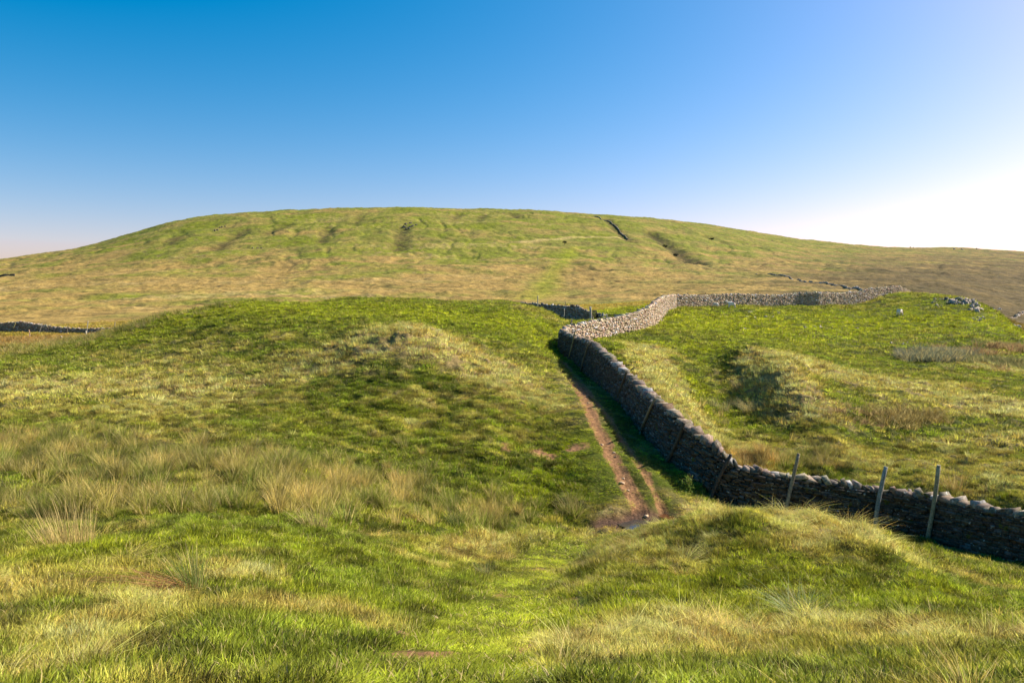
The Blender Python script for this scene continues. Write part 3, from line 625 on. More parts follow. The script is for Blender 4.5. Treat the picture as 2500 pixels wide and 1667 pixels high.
# ------------------------------------------------------------------ gates
def bar(parent, name, a, b, wx, wz, col, mt=None):
    a = Vector(a); b = Vector(b); d = b-a; S_ = Stones(); t = np.array(d.normalized()); nrm = np.cross(t, [0, 0, 1.0])
    if np.linalg.norm(nrm) < .1: nrm = np.array([0, 1.0, 0])
    nrm /= np.linalg.norm(nrm); up = np.cross(nrm, t)
    S_.box(np.array((a+b)/2), t, nrm, up, d.length, wx, wz, col, j=.01); return S_.build(name, mt or M_WOOD, parent)
def gate(name, label, p0, p1, z0, h, rails, pales, col, pale_ext=.15, brace=False):
    o = Vector((p0[0], p0[1], z0)); root = empty(name, o); tag(root, label, "gate"); d = Vector((p1[0]-p0[0], p1[1]-p0[1], p1[2]-p0[2] if len(p1) > 2 else 0)); off = Vector((0, -.04, 0))
    for i in range(rails):
        z = .2 + (h-.2)*i/(rails-1); bar(root, "rail", Vector((0, 0, z)), d + Vector((0, 0, z)), .05, .10, col)
    for i in range(pales):
        x = d*(i/(pales-1)); bar(root, "pale" if pales > 3 else "upright", x + off + Vector((0, 0, .05)), x + off + Vector((0, 0, h + pale_ext)), .04, .085, col)
    if brace: bar(root, "brace", off*2 + Vector((0, 0, .25)), d + off*2 + Vector((0, 0, h-.1)), .04, .07, col)
g0 = at(1446, 782, 85.3); g1 = at(1456.5, 782, 85.3); zt = at(1450, 758, 85.3).z
gate("hurdle_gate", "small dark hurdle gate with upright pales in the gap of the dark wall", (g0.x, g0.y), (g1.x, g1.y), g0.z, zt-g0.z-.1, 2, 5, (.06,.055,.04), .12)
g0 = at(1484, 785, 84.5); g1 = at(1528, 783, 84.5); zt = at(1500, 769, 84.5).z
gate("field_gate", "long dark low field gate of rails beside the gateposts behind the sunlit wall", (g0.x, g0.y), (g1.x, g1.y), g0.z, zt-g0.z, 4, 4, (.05,.055,.045), .12, True)
for lab, px, yt, D, rr_, c in [("pale stone gatepost at the end of the dark wall",1441,749,85,.13,(.42,.38,.32)),("pale gatepost at the end of the wall stub",1473,765,85,.11,(.42,.38,.30)),("slim pale gatepost beside the field gate",1480.5,766,84.6,.09,(.40,.36,.28)),("leaning pale post at the right end of the field gate",1519,768,83.9,.06,(.42,.38,.30))]:
    post(lab, px, yt, px-.3, 790, D, rr_, c, dt=0, group="gateposts behind the sunlit wall", name="gatepost", cat="gatepost")
# trough behind the gate
o = at(1513, 779, 83.5); tr = empty("water_trough", o); tag(tr, "blue grey metal trough seen through the field gate", "trough")
for nm, a, b, wx, wz in (("trough_side", (-.5, -.25, .25), (.5, -.25, .25), .04, .5), ("trough_side", (-.5, .25, .25), (.5, .25, .25), .04, .5), ("trough_end", (-.5, -.25, .25), (-.5, .25, .25), .04, .5), ("trough_end", (.5, -.25, .25), (.5, .25, .25), .04, .5), ("trough_base", (-.5, 0, .05), (.5, 0, .05), .5, .04)):
    bar(tr, nm, a, b, wx, wz, (.16, .20, .26))

# ------------------------------------------------------------------ water
def water(label, cx_, cy_, rx, ry, z, col, name="puddle"):
    V = [(0, 0, 0)]; K = 40
    for k in range(K):
        a = 2*math.pi*k/K; q = 1 + .22*math.sin(3*a+1) + .12*math.sin(5*a+2) + .08*math.sin(9*a); V.append((rx*q*math.cos(a), ry*q*math.sin(a), 0))
    m, nt_, b = mat("puddle_water", .04, .5); b.inputs["Base Color"].default_value = (*col, 1); b.inputs["IOR"].default_value = 1.33
    nz = N(nt_, "ShaderNodeTexNoise"); nz.inputs["Scale"].default_value = 5; bp = N(nt_, "ShaderNodeBump"); bp.inputs["Strength"].default_value = .03; nt_.links.new(nz.outputs[0], bp.inputs["Height"]); nt_.links.new(bp.outputs[0], b.inputs["Normal"])
    o = new_obj(name, V, [(0, 1+k, 1+(k+1) % K) for k in range(K)], m); o.location = (cx_, cy_, z); tag(o, kind="structure")
water("", PUD[0], PUD[1], .62, .80, float(z_at(*PUD)) + .10, (.05, .045, .04))
water("", PUD2[0], PUD2[1], .22, .95, float(z_at(*PUD2)) + .08, (.12, .05, .02))
bpy.data.objects["puddle.001"].rotation_euler.z = R(20)

# ------------------------------------------------------------------ stones and outcrops
def rock(name, label, cat, x, y, parts, col=(.42,.38,.34), group=None, sink=.3, z=None):
    """parts: (dx, dy, dz, sx, sy, sz, yaw); one merged jagged mesh"""
    S_ = Stones(); zc = float(z_at(x, y)) if z is None else z
    root = empty(name, (x, y, zc)) if len(parts) > 1 else None
    for dx, dy, dz, sx, sy, sz, yaw in parts:
        ax = np.array([math.cos(yaw), math.sin(yaw), rng.normal(0, .12)]); ay = np.array([-math.sin(yaw), math.cos(yaw), rng.normal(0, .12)]); az = np.array([rng.normal(0, .12), rng.normal(0, .12), 1.0])
        g = (float(z_at(x+dx, y+dy)) - zc) if z is None else 0
        S_.box((dx, dy, g + dz + sz*(.5-sink)), ax, ay, az, sx, sy, sz, np.array(col)*rng.uniform(.7, 1.25), j=.3, taper=.25)
        if root: S_.build("boulder", M_ROCK, root); S_ = Stones()
    if root: return tag(root, label, cat, group)
    o = S_.build(name, M_ROCK); o.location = (x, y, zc); tag(o, label, cat, group); return o
def outcrop(name, label, pix, r0, sc, col=(.36,.30,.24), k=3):
    pts = [hit(a, b, r0) for a, b in pix]; x0, y0 = pts[0]; parts = []
    for x, y in pts:
        for _ in range(k):
            s = sc*rng.uniform(.45, 1.15); parts.append((x-x0 + rng.normal(0, sc*.5), y-y0 + rng.normal(0, sc*.4), 0, s*.8, s*.7, s*rng.uniform(.6, 1.1), rng.uniform(0, 3)))
    return rock(name, label, "rock", x0, y0, parts, col, None, .48)
outcrop("rock_outcrop", "large jagged pale crag below the top of the right hill's crest", [(2330,742),(2345,735),(2355,728),(2360,745),(2368,738),(2338,748),(2373,745),(2350,742),(2322,735),(2385,752),(2352,736),(2362,730),(2376,738),(2342,742),(2366,752),(2378,760),(2392,758)], 70, .75)
outcrop("rock_outcrop", "dark leaning slab left of the big crag on the right hill", [(2312,732),(2320,738),(2328,744),(2316,735),(2324,741)], 70, .6, (.12,.11,.10), 2)
outcrop("rock_outcrop", "scattered pale rocks on the left side of the right hill's crag", [(2278,742),(2285,736),(2292,748),(2300,734),(2280,732),(2308,742),(2298,752)], 70, .42, k=3)
outcrop("rock_outcrop", "small pale outcrop lower right on the hill side beneath the crag", [(2378,778),(2385,775),(2392,778),(2398,776),(2388,782)], 70, .42, k=3)
outcrop("rock_outcrop", "tiny dark lipped rock in the hollow above the grey rushes", [(2192,840),(2200,842),(2210,840)], 60, .35, (.30,.28,.26), 2)
outcrop("rock_outcrop", "dark broken crag high on the brow of the fell", [(985,553),(993,555),(1000,554),(1008,553),(1014,551),(1004,545),(990,548)], 500, 2.6, (.10,.09,.085), 4)
outcrop("rock_outcrop", "small dark scar on the upper left of the fell", [(540,552),(548,550),(530,560),(525,562)], 500, 3.0, (.12,.10,.07), 2)
outcrop("rock_outcrop", "low dark stony scar on the left slope of the fell", [(620,604),(630,603),(638,605)], 400, 2.0, (.12,.10,.07), 2)
outcrop("rock_outcrop", "bouldery grey rim along the far right hill's skyline", [(2225,606),(2245,605),(2265,603),(2285,603),(2305,603),(2325,603),(2345,604),(2365,606),(2385,608),(2330,611),(2350,612)], 900, 4.5, (.20,.20,.20), 4)
for i, (px, py, lab) in enumerate([(1830,763,"pale stone near the far wall, largest of a small scatter"),(1822,773,"pale stone on the bank below the largest stone"),(1843,775,"pair-like pale stone on the upper bank"),(1869,773,"small pale stone in a dark hollow of the bank"),(1886,774,"small pale rock right end of the upper scatter"),
    (1900,765,"small stone close under the far wall"),(1817,801,"lone pale stone on the open bank below the sheep"),(1965,800,"left stone of the middle scatter on the bank"),(1990,800,"middle stone of the middle scatter on the bank"),(2002,799,"right stone of the middle scatter on the bank"),(2092,802,"whitish stone alone in the centre of the bank"),(2148,804,"tiny white stone right of the lone whitish one"),
    (1613,783,"white stone below the corner of the sunlit wall"),(2175,840,"small stone left of the dark hollow"),(2483,792,"grey stone on the right slope's edge by the sheep")]):
    x, y = hit(px, py, 55); s = .34 if i else .5
    rock("field_stone", lab, "stone", x, y, [(0, 0, 0, s*rng.uniform(.7, 1.1), s*.6, s*rng.uniform(.5, .8), rng.uniform(0, 3)), (s*.5, .1, 0, s*.5, s*.5, s*.4, 1)], (.60,.50,.40), "pale stones in the green bank")
for px, py, s, lab in [(1434,965,.12,"flat pale stone in the upper part of the path"),(1436,983,.16,"pale slab across the red path"),(1470,1079,.16,"sharp pale stone at the left edge of the path"),(1499,1099,.13,"pale stone in the middle of the path"),(1503,1108,.12,"stone just below the middle stone of the path"),(1522,1161,.13,"stone at the right side of the lower path"),(1517,1174,.2,"flat pale slab in the lower path"),(1533,1192,.12,"stone on the path's right edge near its foot"),(1578,1247,.16,"flat yellowish stone at the foot of the path")]:
    x, y = hit(px, py, 12); rock("path_stone", lab, "stone", x, y, [(0, 0, 0, s*.8, s*.7, s*.32, rng.uniform(0, 3))], (.58,.40,.24), "stones lying in the path", .2)
# clods, moss and droppings by the lawn path
def clod(name, label, cat, px, py, s, col, flat=.6):
    import bmesh
    x, y = hit(px, py, 2.5); bm = bmesh.new(); bmesh.ops.create_icosphere(bm, subdivisions=4, radius=1)
    P_ = np.array([v.co[:] for v in bm.verts]); d = 1 + .30*fbm(P_[:, 0]*2.2+px, P_[:, 1]*2.2+P_[:, 2]*2, 3, 3) + .14*noise(P_[:, 0]*9, P_[:, 1]*9+P_[:, 2]*8, 5)
    for v, k in zip(bm.verts, d): v.co = Vector((v.co.x*s, v.co.y*s*.85, v.co.z*s*flat))*k
    me = bpy.data.meshes.new(name); bm.to_mesh(me); bm.free(); o = bpy.data.objects.new(name, me); COL.objects.link(o); me.materials.append(M_ROCK if cat == "stone" else M_DIRT)
    for p in me.polygons: p.use_smooth = True
    t_ = fbm(P_[:, 0]*3, P_[:, 1]*3+P_[:, 2]*3, 2, 8)[:, None]; col_attr(me, "tint", np.clip(np.array(col)*(1+1.2*t_) + np.clip(P_[:, 2:]*.5-.1, 0, 1)*np.array([.03, .10, 0]), .01, 1))
    o.location = (x, y, float(z_at(x, y)) + s*flat*.35); tag(o, label, cat); return o
M_DIRT = tint_mat("turf_clod", "tint", scale=60, lo=.4, hi=1.6, bump=.9, bdist=.01)
clod("turf_clod", "round reddish brown turf clod left of the lawn path", "clod", 977, 1558, .078, (.24,.13,.06), .55)
clod("turf_clod", "small torn brown clod at the edge of the short grass", "clod", 1118, 1507, .055, (.26,.16,.09), .45)
clod("turf_clod", "small dry clod left of the torn brown one", "clod", 1057, 1512, .05, (.34,.25,.14), .6)
clod("turf_clod", "mossy orange clod in the long grass right of the lawn path", "clod", 1410, 1632, .075, (.34,.24,.08), .5)
clod("turf_clod", "tiny dark clod on the lawn path higher up", "clod", 1196, 1482, .035, (.16,.10,.07), .5)

# ------------------------------------------------------------------ grass
def blades(nb, h, spread, lean, width, curl, seed, segs=3, straw=.1, wind=(-.25, .1), hv=.35):
    r_ = np.random.default_rng(seed); V = []; Q = []; Cc = []; k = 0
    for _ in range(nb):
        a = r_.uniform(0, 2*np.pi); rr = spread*math.sqrt(r_.uniform(0, 1)); x, y = rr*math.cos(a), rr*math.sin(a)
        hh_ = h*(1 - hv + r_.uniform(0, 1)*hv*1.6); da = a + r_.normal(0, .7); ln = lean*(rr/spread if spread else 1)*r_.uniform(.4, 1.4) + abs(r_.normal(0, .12))
        dx = math.cos(da)*ln + wind[0]*r_.uniform(.3, 1.3); dy = math.sin(da)*ln + wind[1]; fa = r_.uniform(0, np.pi); wx, wy = math.cos(fa), math.sin(fa)
        w_ = width*r_.uniform(.6, 1.3); c = (r_.random(), 1.0 if r_.random() < straw else r_.uniform(0, .09), r_.random())
        for s in range(segs+1):
            f = s/segs; b = f + curl*f*f; z = hh_*(f - curl*.35*f*f*f); px = x + dx*hh_*b; py = y + dy*hh_*b; ww = w_*(1 - f)**.7*.5 if s < segs else w_*.04
            V += [(px - wx*ww, py - wy*ww, z - (.02 if s == 0 else 0)), (px + wx*ww, py + wy*ww, z - (.02 if s == 0 else 0))]; Cc += [c, c]
            if s: Q.append((k-2, k-1, k+1, k))
            k += 2
    return np.array(V), np.array(Q), np.array(Cc)
def proto(coll, nm, *a, **k):
    V, Q, Cc = blades(*a, **k); me = bpy.data.meshes.new(nm)
    me.vertices.add(len(V)); me.vertices.foreach_set("co", V.astype(np.float32).ravel()); me.loops.add(Q.size); me.loops.foreach_set("vertex_index", Q.astype(np.int32).ravel())
    me.polygons.add(len(Q)); me.polygons.foreach_set("loop_start", np.arange(0, Q.size, 4, dtype=np.int32)); me.update(calc_edges=True)
    col_attr(me, "blade", Cc); me.materials.append(M_GRASS); o = bpy.data.objects.new(nm, me); coll.objects.link(o)
def scatter(name, label, cat, coll, P3, rot, scl, pick, tint):
    me = bpy.data.meshes.new(name); me.vertices.add(len(P3)); me.vertices.foreach_set("co", P3.astype(np.float32).ravel())
    a = me.attributes.new("rot", 'FLOAT_VECTOR', 'POINT'); a.data.foreach_set("vector", rot.astype(np.float32).ravel())
    a = me.attributes.new("scl", 'FLOAT_VECTOR', 'POINT'); a.data.foreach_set("vector", scl.astype(np.float32).ravel())
    a = me.attributes.new("pick", 'INT', 'POINT'); a.data.foreach_set("value", pick.astype(np.int32))
    col_attr(me, "tint", tint); me.update()
    h_ = .10 + .006*np.hypot(P3[:, 0], P3[:, 1]); gx = (z_at(P3[:, 0]+h_, P3[:, 1]) - z_at(P3[:, 0]-h_, P3[:, 1]))/(2*h_); gy = (z_at(P3[:, 0], P3[:, 1]+h_) - z_at(P3[:, 0], P3[:, 1]-h_))/(2*h_)
    gnv = np.stack([-gx, -gy, np.ones(len(gx))], 1); gnv /= np.linalg.norm(gnv, axis=1)[:, None]
    a = me.attributes.new("gn", 'FLOAT_VECTOR', 'POINT'); a.data.foreach_set("vector", gnv.astype(np.float32).ravel())
    o = bpy.data.objects.new(name, me); COL.objects.link(o); tag(o, label, cat, kind="stuff")
    ng = bpy.data.node_groups.new(name, 'GeometryNodeTree')
    ng.interface.new_socket(name="Geometry", in_out='INPUT', socket_type='NodeSocketGeometry'); ng.interface.new_socket(name="Geometry", in_out='OUTPUT', socket_type='NodeSocketGeometry')
    gi = ng.nodes.new("NodeGroupInput"); go = ng.nodes.new("NodeGroupOutput"); ip = ng.nodes.new("GeometryNodeInstanceOnPoints"); ci = ng.nodes.new("GeometryNodeCollectionInfo")
    ci.inputs["Collection"].default_value = coll; ci.inputs["Separate Children"].default_value = True; ci.inputs["Reset Children"].default_value = True
    def na(nm, ty):
        x = ng.nodes.new("GeometryNodeInputNamedAttribute"); x.data_type = ty; x.inputs["Name"].default_value = nm; return x.outputs["Attribute"]
    L = ng.links; L.new(gi.outputs[0], ip.inputs["Points"]); L.new(ci.outputs[0], ip.inputs["Instance"]); ip.inputs["Pick Instance"].default_value = True
    L.new(na("pick", 'INT'), ip.inputs["Instance Index"]); L.new(na("rot", 'FLOAT_VECTOR'), ip.inputs["Rotation"]); L.new(na("scl", 'FLOAT_VECTOR'), ip.inputs["Scale"]); L.new(ip.outputs[0], go.inputs[0])
    md = o.modifiers.new("scatter", 'NODES'); md.node_group = ng; return o
C1 = bpy.data.collections.new("turf_kinds"); C2 = bpy.data.collections.new("tussock_kinds"); C3 = bpy.data.collections.new("rush_kinds")
for i in range(3): proto(C1, "turf.%03d" % i, 55, .06, .10, .6, .007, .5, 10+i, segs=2, straw=.03)
for i in range(2): proto(C1, "turf.%03d" % (3+i), 60, .09, .20, .5, .012, .5, 20+i, segs=2, straw=.04)          # mid distance
for i in range(2): proto(C1, "turf.%03d" % (5+i), 46, .14, .42, .6, .035, .4, 30+i, segs=1, straw=.05)           # far
for i in range(3): proto(C2, "tuft.%03d" % i, 80, .18, .07, .85, .009, .8, 40+i, straw=.12)
for i in range(3): proto(C2, "tuft.%03d" % (3+i), 80, .22, .07, .85, .006, 1.1, 50+i, straw=.3, wind=(-.5, .15))
for i in range(3): proto(C2, "tuft.%03d" % (6+i), 44, .22, .13, .8, .016, .8, 60+i, segs=2, straw=.15)          # far
for i in range(3): proto(C3, "rush.%03d" % i, 95, .50, .12, .45, .009, .3, 70+i, segs=3, straw=.25, wind=(-.12, .05))
for i in range(3): proto(C3, "rush.%03d" % (3+i), 40, .5, .17, .5, .024, .3, 80+i, segs=2, straw=.25, wind=(-.15, .05))
def pts_band(r0, r1, sp, thm=40.5):
    n_ = int(2*R(thm)*(r1*r1 - r0*r0)/2/(sp*sp)); th = rng.uniform(-R(thm), R(thm), n_); r = np.sqrt(rng.uniform(r0*r0, r1*r1, n_)); return r*np.sin(th), r*np.cos(th)
wall_d = lambda x, y: dpoly(x, y, WALLXY)
VPR = [None]
def visible(x, y, z, mr):
    """keep only what lies inside the view plus a margin and is not far below a nearer crest"""
    th = np.arctan2(x, y); i = np.clip(((th - TH_IN[0])/(TH_IN[1]-TH_IN[0])).astype(int), 0, NIN-1); lr = np.log(np.hypot(x, y)); j = np.clip(np.searchsorted(LR, lr)-1, 0, NR-1)
    if VPR[0] is None: VPR[0] = np.maximum.accumulate(VZ[:NIN]/GRR[:NIN], axis=1)
    e = (z + mr)/np.hypot(x, y); return e > VPR[0][i, np.maximum(j-3, 0)] - .012
def attrs(x, y):
    W = weights(x, y); W['moorm'] = moor_mask(x, y, W); z = z_at(x, y); return W, z, base_col(x, y, W, z)
GK = np.array([2.15, 2.15, 1.15])
def jit(c, n_, a=.22): return np.clip(c*(1 + rng.uniform(-a, a, (n_, 1)))*(1 + rng.uniform(-.07, .07, (n_, 3))), .003, .7)
def rots(n_, t=.15): return np.stack([rng.normal(0, t, n_), rng.normal(0, t, n_), rng.uniform(0, 2*np.pi, n_)], 1)
# turf
acc = []
for r0, r1, sp, kinds, s0 in ((2.4, 7, .055, (0, 3), 1.0), (7, 15, .088, (0, 3), 1.15), (15, 34, .145, (3, 5), 1.05), (34, 70, .30, (5, 7), .85), (70, 140, .55, (5, 7), 1.3)):
    x, y = pts_band(r0, r1, sp); W, z, c = attrs(x, y)
    keep = (W['dirt'] < np.where(y < 8, .12, .35 + rng.uniform(-.2, .2, len(x)))) & visible(x, y, z, .3) & (wall_d(x, y) > .25)
    x, y, z, c = x[keep], y[keep], z[keep], c[keep]; st = W['straw'][keep]; lw = W['lawn'][keep]; n_ = len(x)
    s = .85*s0*(1 + .4*st)*(1 - .74*lw)*rng.uniform(.7, 1.3, n_)*(1 + 1.3*np.clip(noise(x/.45, y/.45, 77), -.4, .7))
    acc.append((np.stack([x, y, z-.01], 1), rots(n_), np.stack([s0*np.ones(n_), s0*np.ones(n_), s], 1), rng.integers(kinds[0], kinds[1], n_), jit(c*GK*(np.clip(1 + 1.25*noise(x/.38, y/.38, 77) + .8*noise(x/1.2, y/1.2, 76), .25, 2)*np.where(rng.random(n_) < .2, .5, 1.05))[:, None], n_, .3)))
cat_ = lambda i: np.concatenate([a[i] for a in acc])
print("turf", len(cat_(3))); scatter("turf_grass", "short green and straw turf covering the slopes", "grass", C1, *[cat_(i) for i in range(5)])
# tussocks: density follows the rough zones
acc = []
for r0, r1, sp, far_ in ((2.6, 8, .15, 0), (8, 16, .19, 0), (16, 30, .24, 6), (30, 60, .42, 6), (60, 125, .85, 6)):
    x, y = pts_band(r0, r1, sp); W, z, c = attrs(x, y); n_ = len(x)
    dens = np.clip(.20 + W['straw']*.8 + W['rush']*.5 - W['lawn']*1.6 - W['dirt']*2 - W['green']*.35 + W['n2']*.5, 0, 1)*smooth(-.12, .25, noise(x/.55, y/.55, 78) + W['straw']*.12)*1.25
    keep = (rng.random(n_) < dens) & visible(x, y, z, .4) & (wall_d(x, y) > .35); x, y, z, c = x[keep], y[keep], z[keep], c[keep]; st = W['straw'][keep]; n_ = len(x)
    isst = rng.random(n_) < np.clip(st*1.1 + .12, 0, .92); c = lerp(c, STR*np.array([.95, .88, .95]), (isst*.6)); c = np.where(isst[:, None], c, c*np.array([.85, 1.0, .9]))
    k = rng.integers(0, 3, n_) + np.where(isst, 3, 0); k = k if not far_ else rng.integers(6, 9, n_)
    s = rng.uniform(.55, 1.25, n_)*(.8 + .4*st)*(.62 if r0 < 8 else .78 if r0 < 50 else 1.1)
    acc.append((np.stack([x, y, z-.015], 1), rots(n_, .18), np.stack([s, s, s*rng.uniform(.8, 1.2, n_)], 1), k, jit(c*GK*1.15*np.where(rng.random(n_) < .22, .45, 1.0)[:, None], n_, .38)))
print("tussock", len(cat_(3))); scatter("tussock_grass", "rough pale and green tussocks standing over the turf", "grass", C2, *[cat_(i) for i in range(5)])
# rushes
acc = []
for r0, r1, sp, far_ in ((9, 30, .27, 0), (30, 60, .5, 3), (60, 106, .55, 3)):
    x, y = pts_band(r0, r1, sp); W, z, c = attrs(x, y); n_ = len(x)
    keep = (rng.random(n_) < np.clip(W['rush']*1.3 - .25, 0, 1)) & (W['lawn'] < .2) & (W['dirt'] < .2) & visible(x, y, z, .8) & (wall_d(x, y) > .6) & (W['moorm'] < .5)
    x, y, z, c = x[keep], y[keep], z[keep], c[keep]; n_ = len(x); rsn = (rng.random(n_) < W['rust'][keep])*.8
    c = lerp(lerp(c_(.21, .26, .03), c_(.70, .50, .13), np.clip(rng.random(n_)*.5 + .06 + noise(x/1.3, y/1.3, 79)*1.3, 0, 1)), c_(.50, .26, .08), rsn); s = rng.uniform(.5, 1.1, n_)*(1 + .7*noise(x/.9, y/.9, 80))
    acc.append((np.stack([x, y, z-.02], 1), rots(n_, .1), np.stack([s, s, s], 1), rng.integers(0, 3, n_) + far_, jit(c, n_)))
# the grey-green bed beneath the right hill and the rush patches of the slope
def bed(pix, nper, wd, col, k0=3, sc=1.0):
    for px, py in pix:
        x0, y0 = hit(px, py, 22); x = x0 + rng.normal(0, wd, nper); y = y0 + rng.normal(0, wd*.8, nper); z = z_at(x, y); s = rng.uniform(.7, 1.2, nper)*sc
        acc.append((np.stack([x, y, z-.02], 1), rots(nper, .1), np.stack([s*1.3, s*1.3, s], 1), rng.integers(0, 3, nper)+k0, jit(np.repeat(np.array(col)[None], nper, 0), nper)))
GB, BR = (.19, .22, .14), (.30, .18, .085)
bed([(2225,868),(2255,866),(2285,870),(2315,872),(2240,876),(2270,880),(2300,880),(2330,868),(2350,874)], 26, .75, GB, sc=1.35)
bed([(2340,860),(2365,864),(2385,868),(2440,852),(2460,850),(2480,852),(2500,856),(2520,856)], 18, .8, BR, sc=1.1)
bed([(2370,880),(2400,884),(2430,886),(2460,890),(2490,892),(2520,896)], 18, .7, (.20,.22,.08), sc=1.1)
bed([(2090,1000),(2060,1015)], 12, .45, BR, sc=.7); bed([(2185,1015),(2210,1025),(2235,1020),(2200,1035)], 26, .6, (.26, .19, .05), sc=.9); bed([(2130,1040)], 8, .3, BR, sc=.7)
print("rush", len(cat_(3))); scatter("rushes", "beds of tall stiff rushes, green, grey and rusty", "rushes", C3, *[cat_(i) for i in range(5)])

# ------------------------------------------------------------------ single clumps that stand out
def clump(label, px, py, nb, h, spread, lean, width, curl, col, straw=.15, wind=(-.2, .05), r0=2.6, extra=None, name="rush_clump", cat="rush clump", group="single rush clumps"):
    x, y = hit(px, py, r0); V, Q, Cc = blades(nb, h, spread, lean, width, curl, int(px*7+py), straw=straw, wind=wind)
    T = np.repeat(np.array(col, float)[None], len(V), 0)
    if extra:
        nb2, h2, wind2, col2 = extra; V2, Q2, C2_ = blades(nb2, h2, spread*.8, lean*.8, width, .9, int(px+py), straw=.05, wind=wind2)
        T = np.concatenate([T, np.repeat(np.array(col2, float)[None], len(V2), 0)]); Q = np.concatenate([Q, Q2 + len(V)]); V = np.concatenate([V, V2]); Cc = np.concatenate([Cc, C2_])
    o = new_obj(name, V, quads=Q, mat=M_CLUMP); col_attr(o.data, "blade", Cc); col_attr(o.data, "tint", T); o.location = (x, y, float(z_at(x, y)) - .01); tag(o, label, cat, group); return o
clump("large rush clump at the lower left with reddish brown stalks sprawling to one side", 470, 1445, 150, .40, .10, .30, .006, .35, (.13,.19,.04), .25, extra=(90, .42, (-1.15, -.35), (.42,.20,.09)))
clump("tall tan rush clump near the left edge on the edge of the short grass", 165, 1335, 330, .62, .30, .28, .007, .25, (.50,.38,.14), .4)
clump("dark green rush tuft at the right end of the rush belt", 1115, 1292, 150, .42, .16, .35, .008, .3, (.10,.15,.03), .1)
clump("brown based rush clump in the middle of the belt's front edge", 770, 1292, 170, .46, .22, .45, .007, .4, (.30,.24,.09), .4)
clump("spiky pale green tuft left of the lawn path", 1185, 1402, 130, .24, .09, .7, .006, .3, (.22,.27,.10), .35)
clump("small dark upright tuft at the right edge of the lawn path", 1431, 1478, 90, .17, .04, .35, .005, .2, (.08,.14,.03), .05, name="grass_tuft", cat="grass tuft")
clump("large pale blue green tussock below the foreground mound", 1950, 1492, 260, .32, .14, .85, .007, .8, (.26,.33,.13), .2, name="grass_tuft", cat="grass tuft")
clump("brown rush clump left of the puddle at the foot of the mound", 1395, 1252, 190, .55, .30, .5, .010, .35, (.24,.20,.06), .3, r0=14)
clump("brown rush clump just behind the front wall, left of the tallest stake", 2322, 1200, 150, .75, .28, .4, .012, .3, (.34,.24,.08), .35, r0=27)
clump("grey rush clump on the floor of the gully", 1768, 1003, 170, .75, .32, .6, .014, .3, (.26,.28,.13), .4, r0=26)
clump("pale leaning rush clump right of the grey one in the gully", 1830, 1008, 170, .75, .34, .6, .014, .3, (.38,.36,.18), .5, wind=(-.6, 0), r0=26)
clump("dark green rush clump left of the grey one in the gully", 1735, 992, 110, .6, .26, .55, .014, .3, (.16,.17,.06), .3, r0=26)
clump("brownish rush clump halfway up the gully's shaded side", 1806, 950, 110, .7, .3, .5, .015, .3, (.30,.24,.13), .4, r0=26)
clump("small brown rush clump at the lower left side of the gully", 1765, 1040, 110, .5, .25, .6, .013, .3, (.32,.26,.11), .4, r0=26)
clump("small dark rush clump at the head of the gully", 1698, 912, 90, .55, .25, .5, .016, .3, (.12,.14,.04), .2, r0=30)
clump("dark green rush clump standing forward of the grey rush bed", 2320, 905, 120, .85, .3, .5, .02, .3, (.16,.18,.07), .3, r0=40)
clump("reddish rush clump right of the dark one, in front of the bed", 2445, 905, 120, .6, .5, .5, .02, .3, (.38,.24,.12), .4, r0=40)
clump("bleached white wisp of dead grass at the bottom edge of the lawn path", 1252, 1662, 30, .07, .012, .9, .003, .5, (.85,.78,.55), 0, wind=(.6, .2), name="dead_grass", cat="dead grass", group="loose dead grass")
clump("tiny dry straw wisp on the torn clod in the lower right grass", 1612, 1655, 24, .09, .02, .4, .003, .5, (.75,.60,.38), 0, wind=(0, .1), name="dead_grass", cat="dead grass", group="loose dead grass")

def leaves(n_, fn, size, col, name, parent, flat=.3):
    V, Q, T = [], [], []
    for i in range(n_):
        p, sc = fn(); s_ = size*rng.uniform(.6, 1.3)*sc; a = Vector(rng.normal(0, 1, 3)).normalized(); b = a.cross(Vector(rng.normal(0, 1, 3))).normalized()
        p = Vector(p); k = len(V); V += [p - a*s_, p - b*s_*.45, p + a*s_, p + b*s_*.45]; Q.append((k, k+1, k+2, k+3)); c = np.array(col)*rng.uniform(.6, 1.4); T += [c]*4
    o = new_obj(name, np.array([tuple(v) for v in V]), quads=np.array(Q), mat=M_CLUMP, parent=parent); col_attr(o.data, "tint", np.array(T)); col_attr(o.data, "blade", np.repeat(np.array([[.4, .0, .5]]), len(V), 0)); return o
def stem(parent, pts, rad, name="stem", col=(.20,.12,.07)):
    V, Fc = tube(pts, rad, 6); o = new_obj(name, V, Fc, M_WOOD, parent); col_attr(o.data, "tint", np.repeat(np.array(col)[None], len(V), 0)); return o
x, y = hit(1680, 1200, 18); dk = empty("dock_plant", (x, y, float(z_at(x, y)))); tag(dk, "small leafy dock plant with reddish seed stalks at the foot of the shaded wall", "plant")
tops = []
for k in range(6):
    a = rng.uniform(0, 6.28); q = rng.uniform(.05, .22); hgt = rng.uniform(.35, .66); tops.append((q*math.cos(a), q*math.sin(a), hgt)); stem(dk, [(0, 0, -.05), (q*.5*math.cos(a), q*.5*math.sin(a), hgt*.5), tops[-1]], [.008, .006, .004], col=(.34,.16,.09))
def dfn():
    t = tops[rng.integers(0, 6)]; f = rng.uniform(.1, 1); return (t[0]*f + rng.normal(0, .05), t[1]*f + rng.normal(0, .05), t[2]*f + rng.normal(0, .03)), 1.2 - .7*f
leaves(190, dfn, .065, (.22,.30,.05), "foliage", dk)
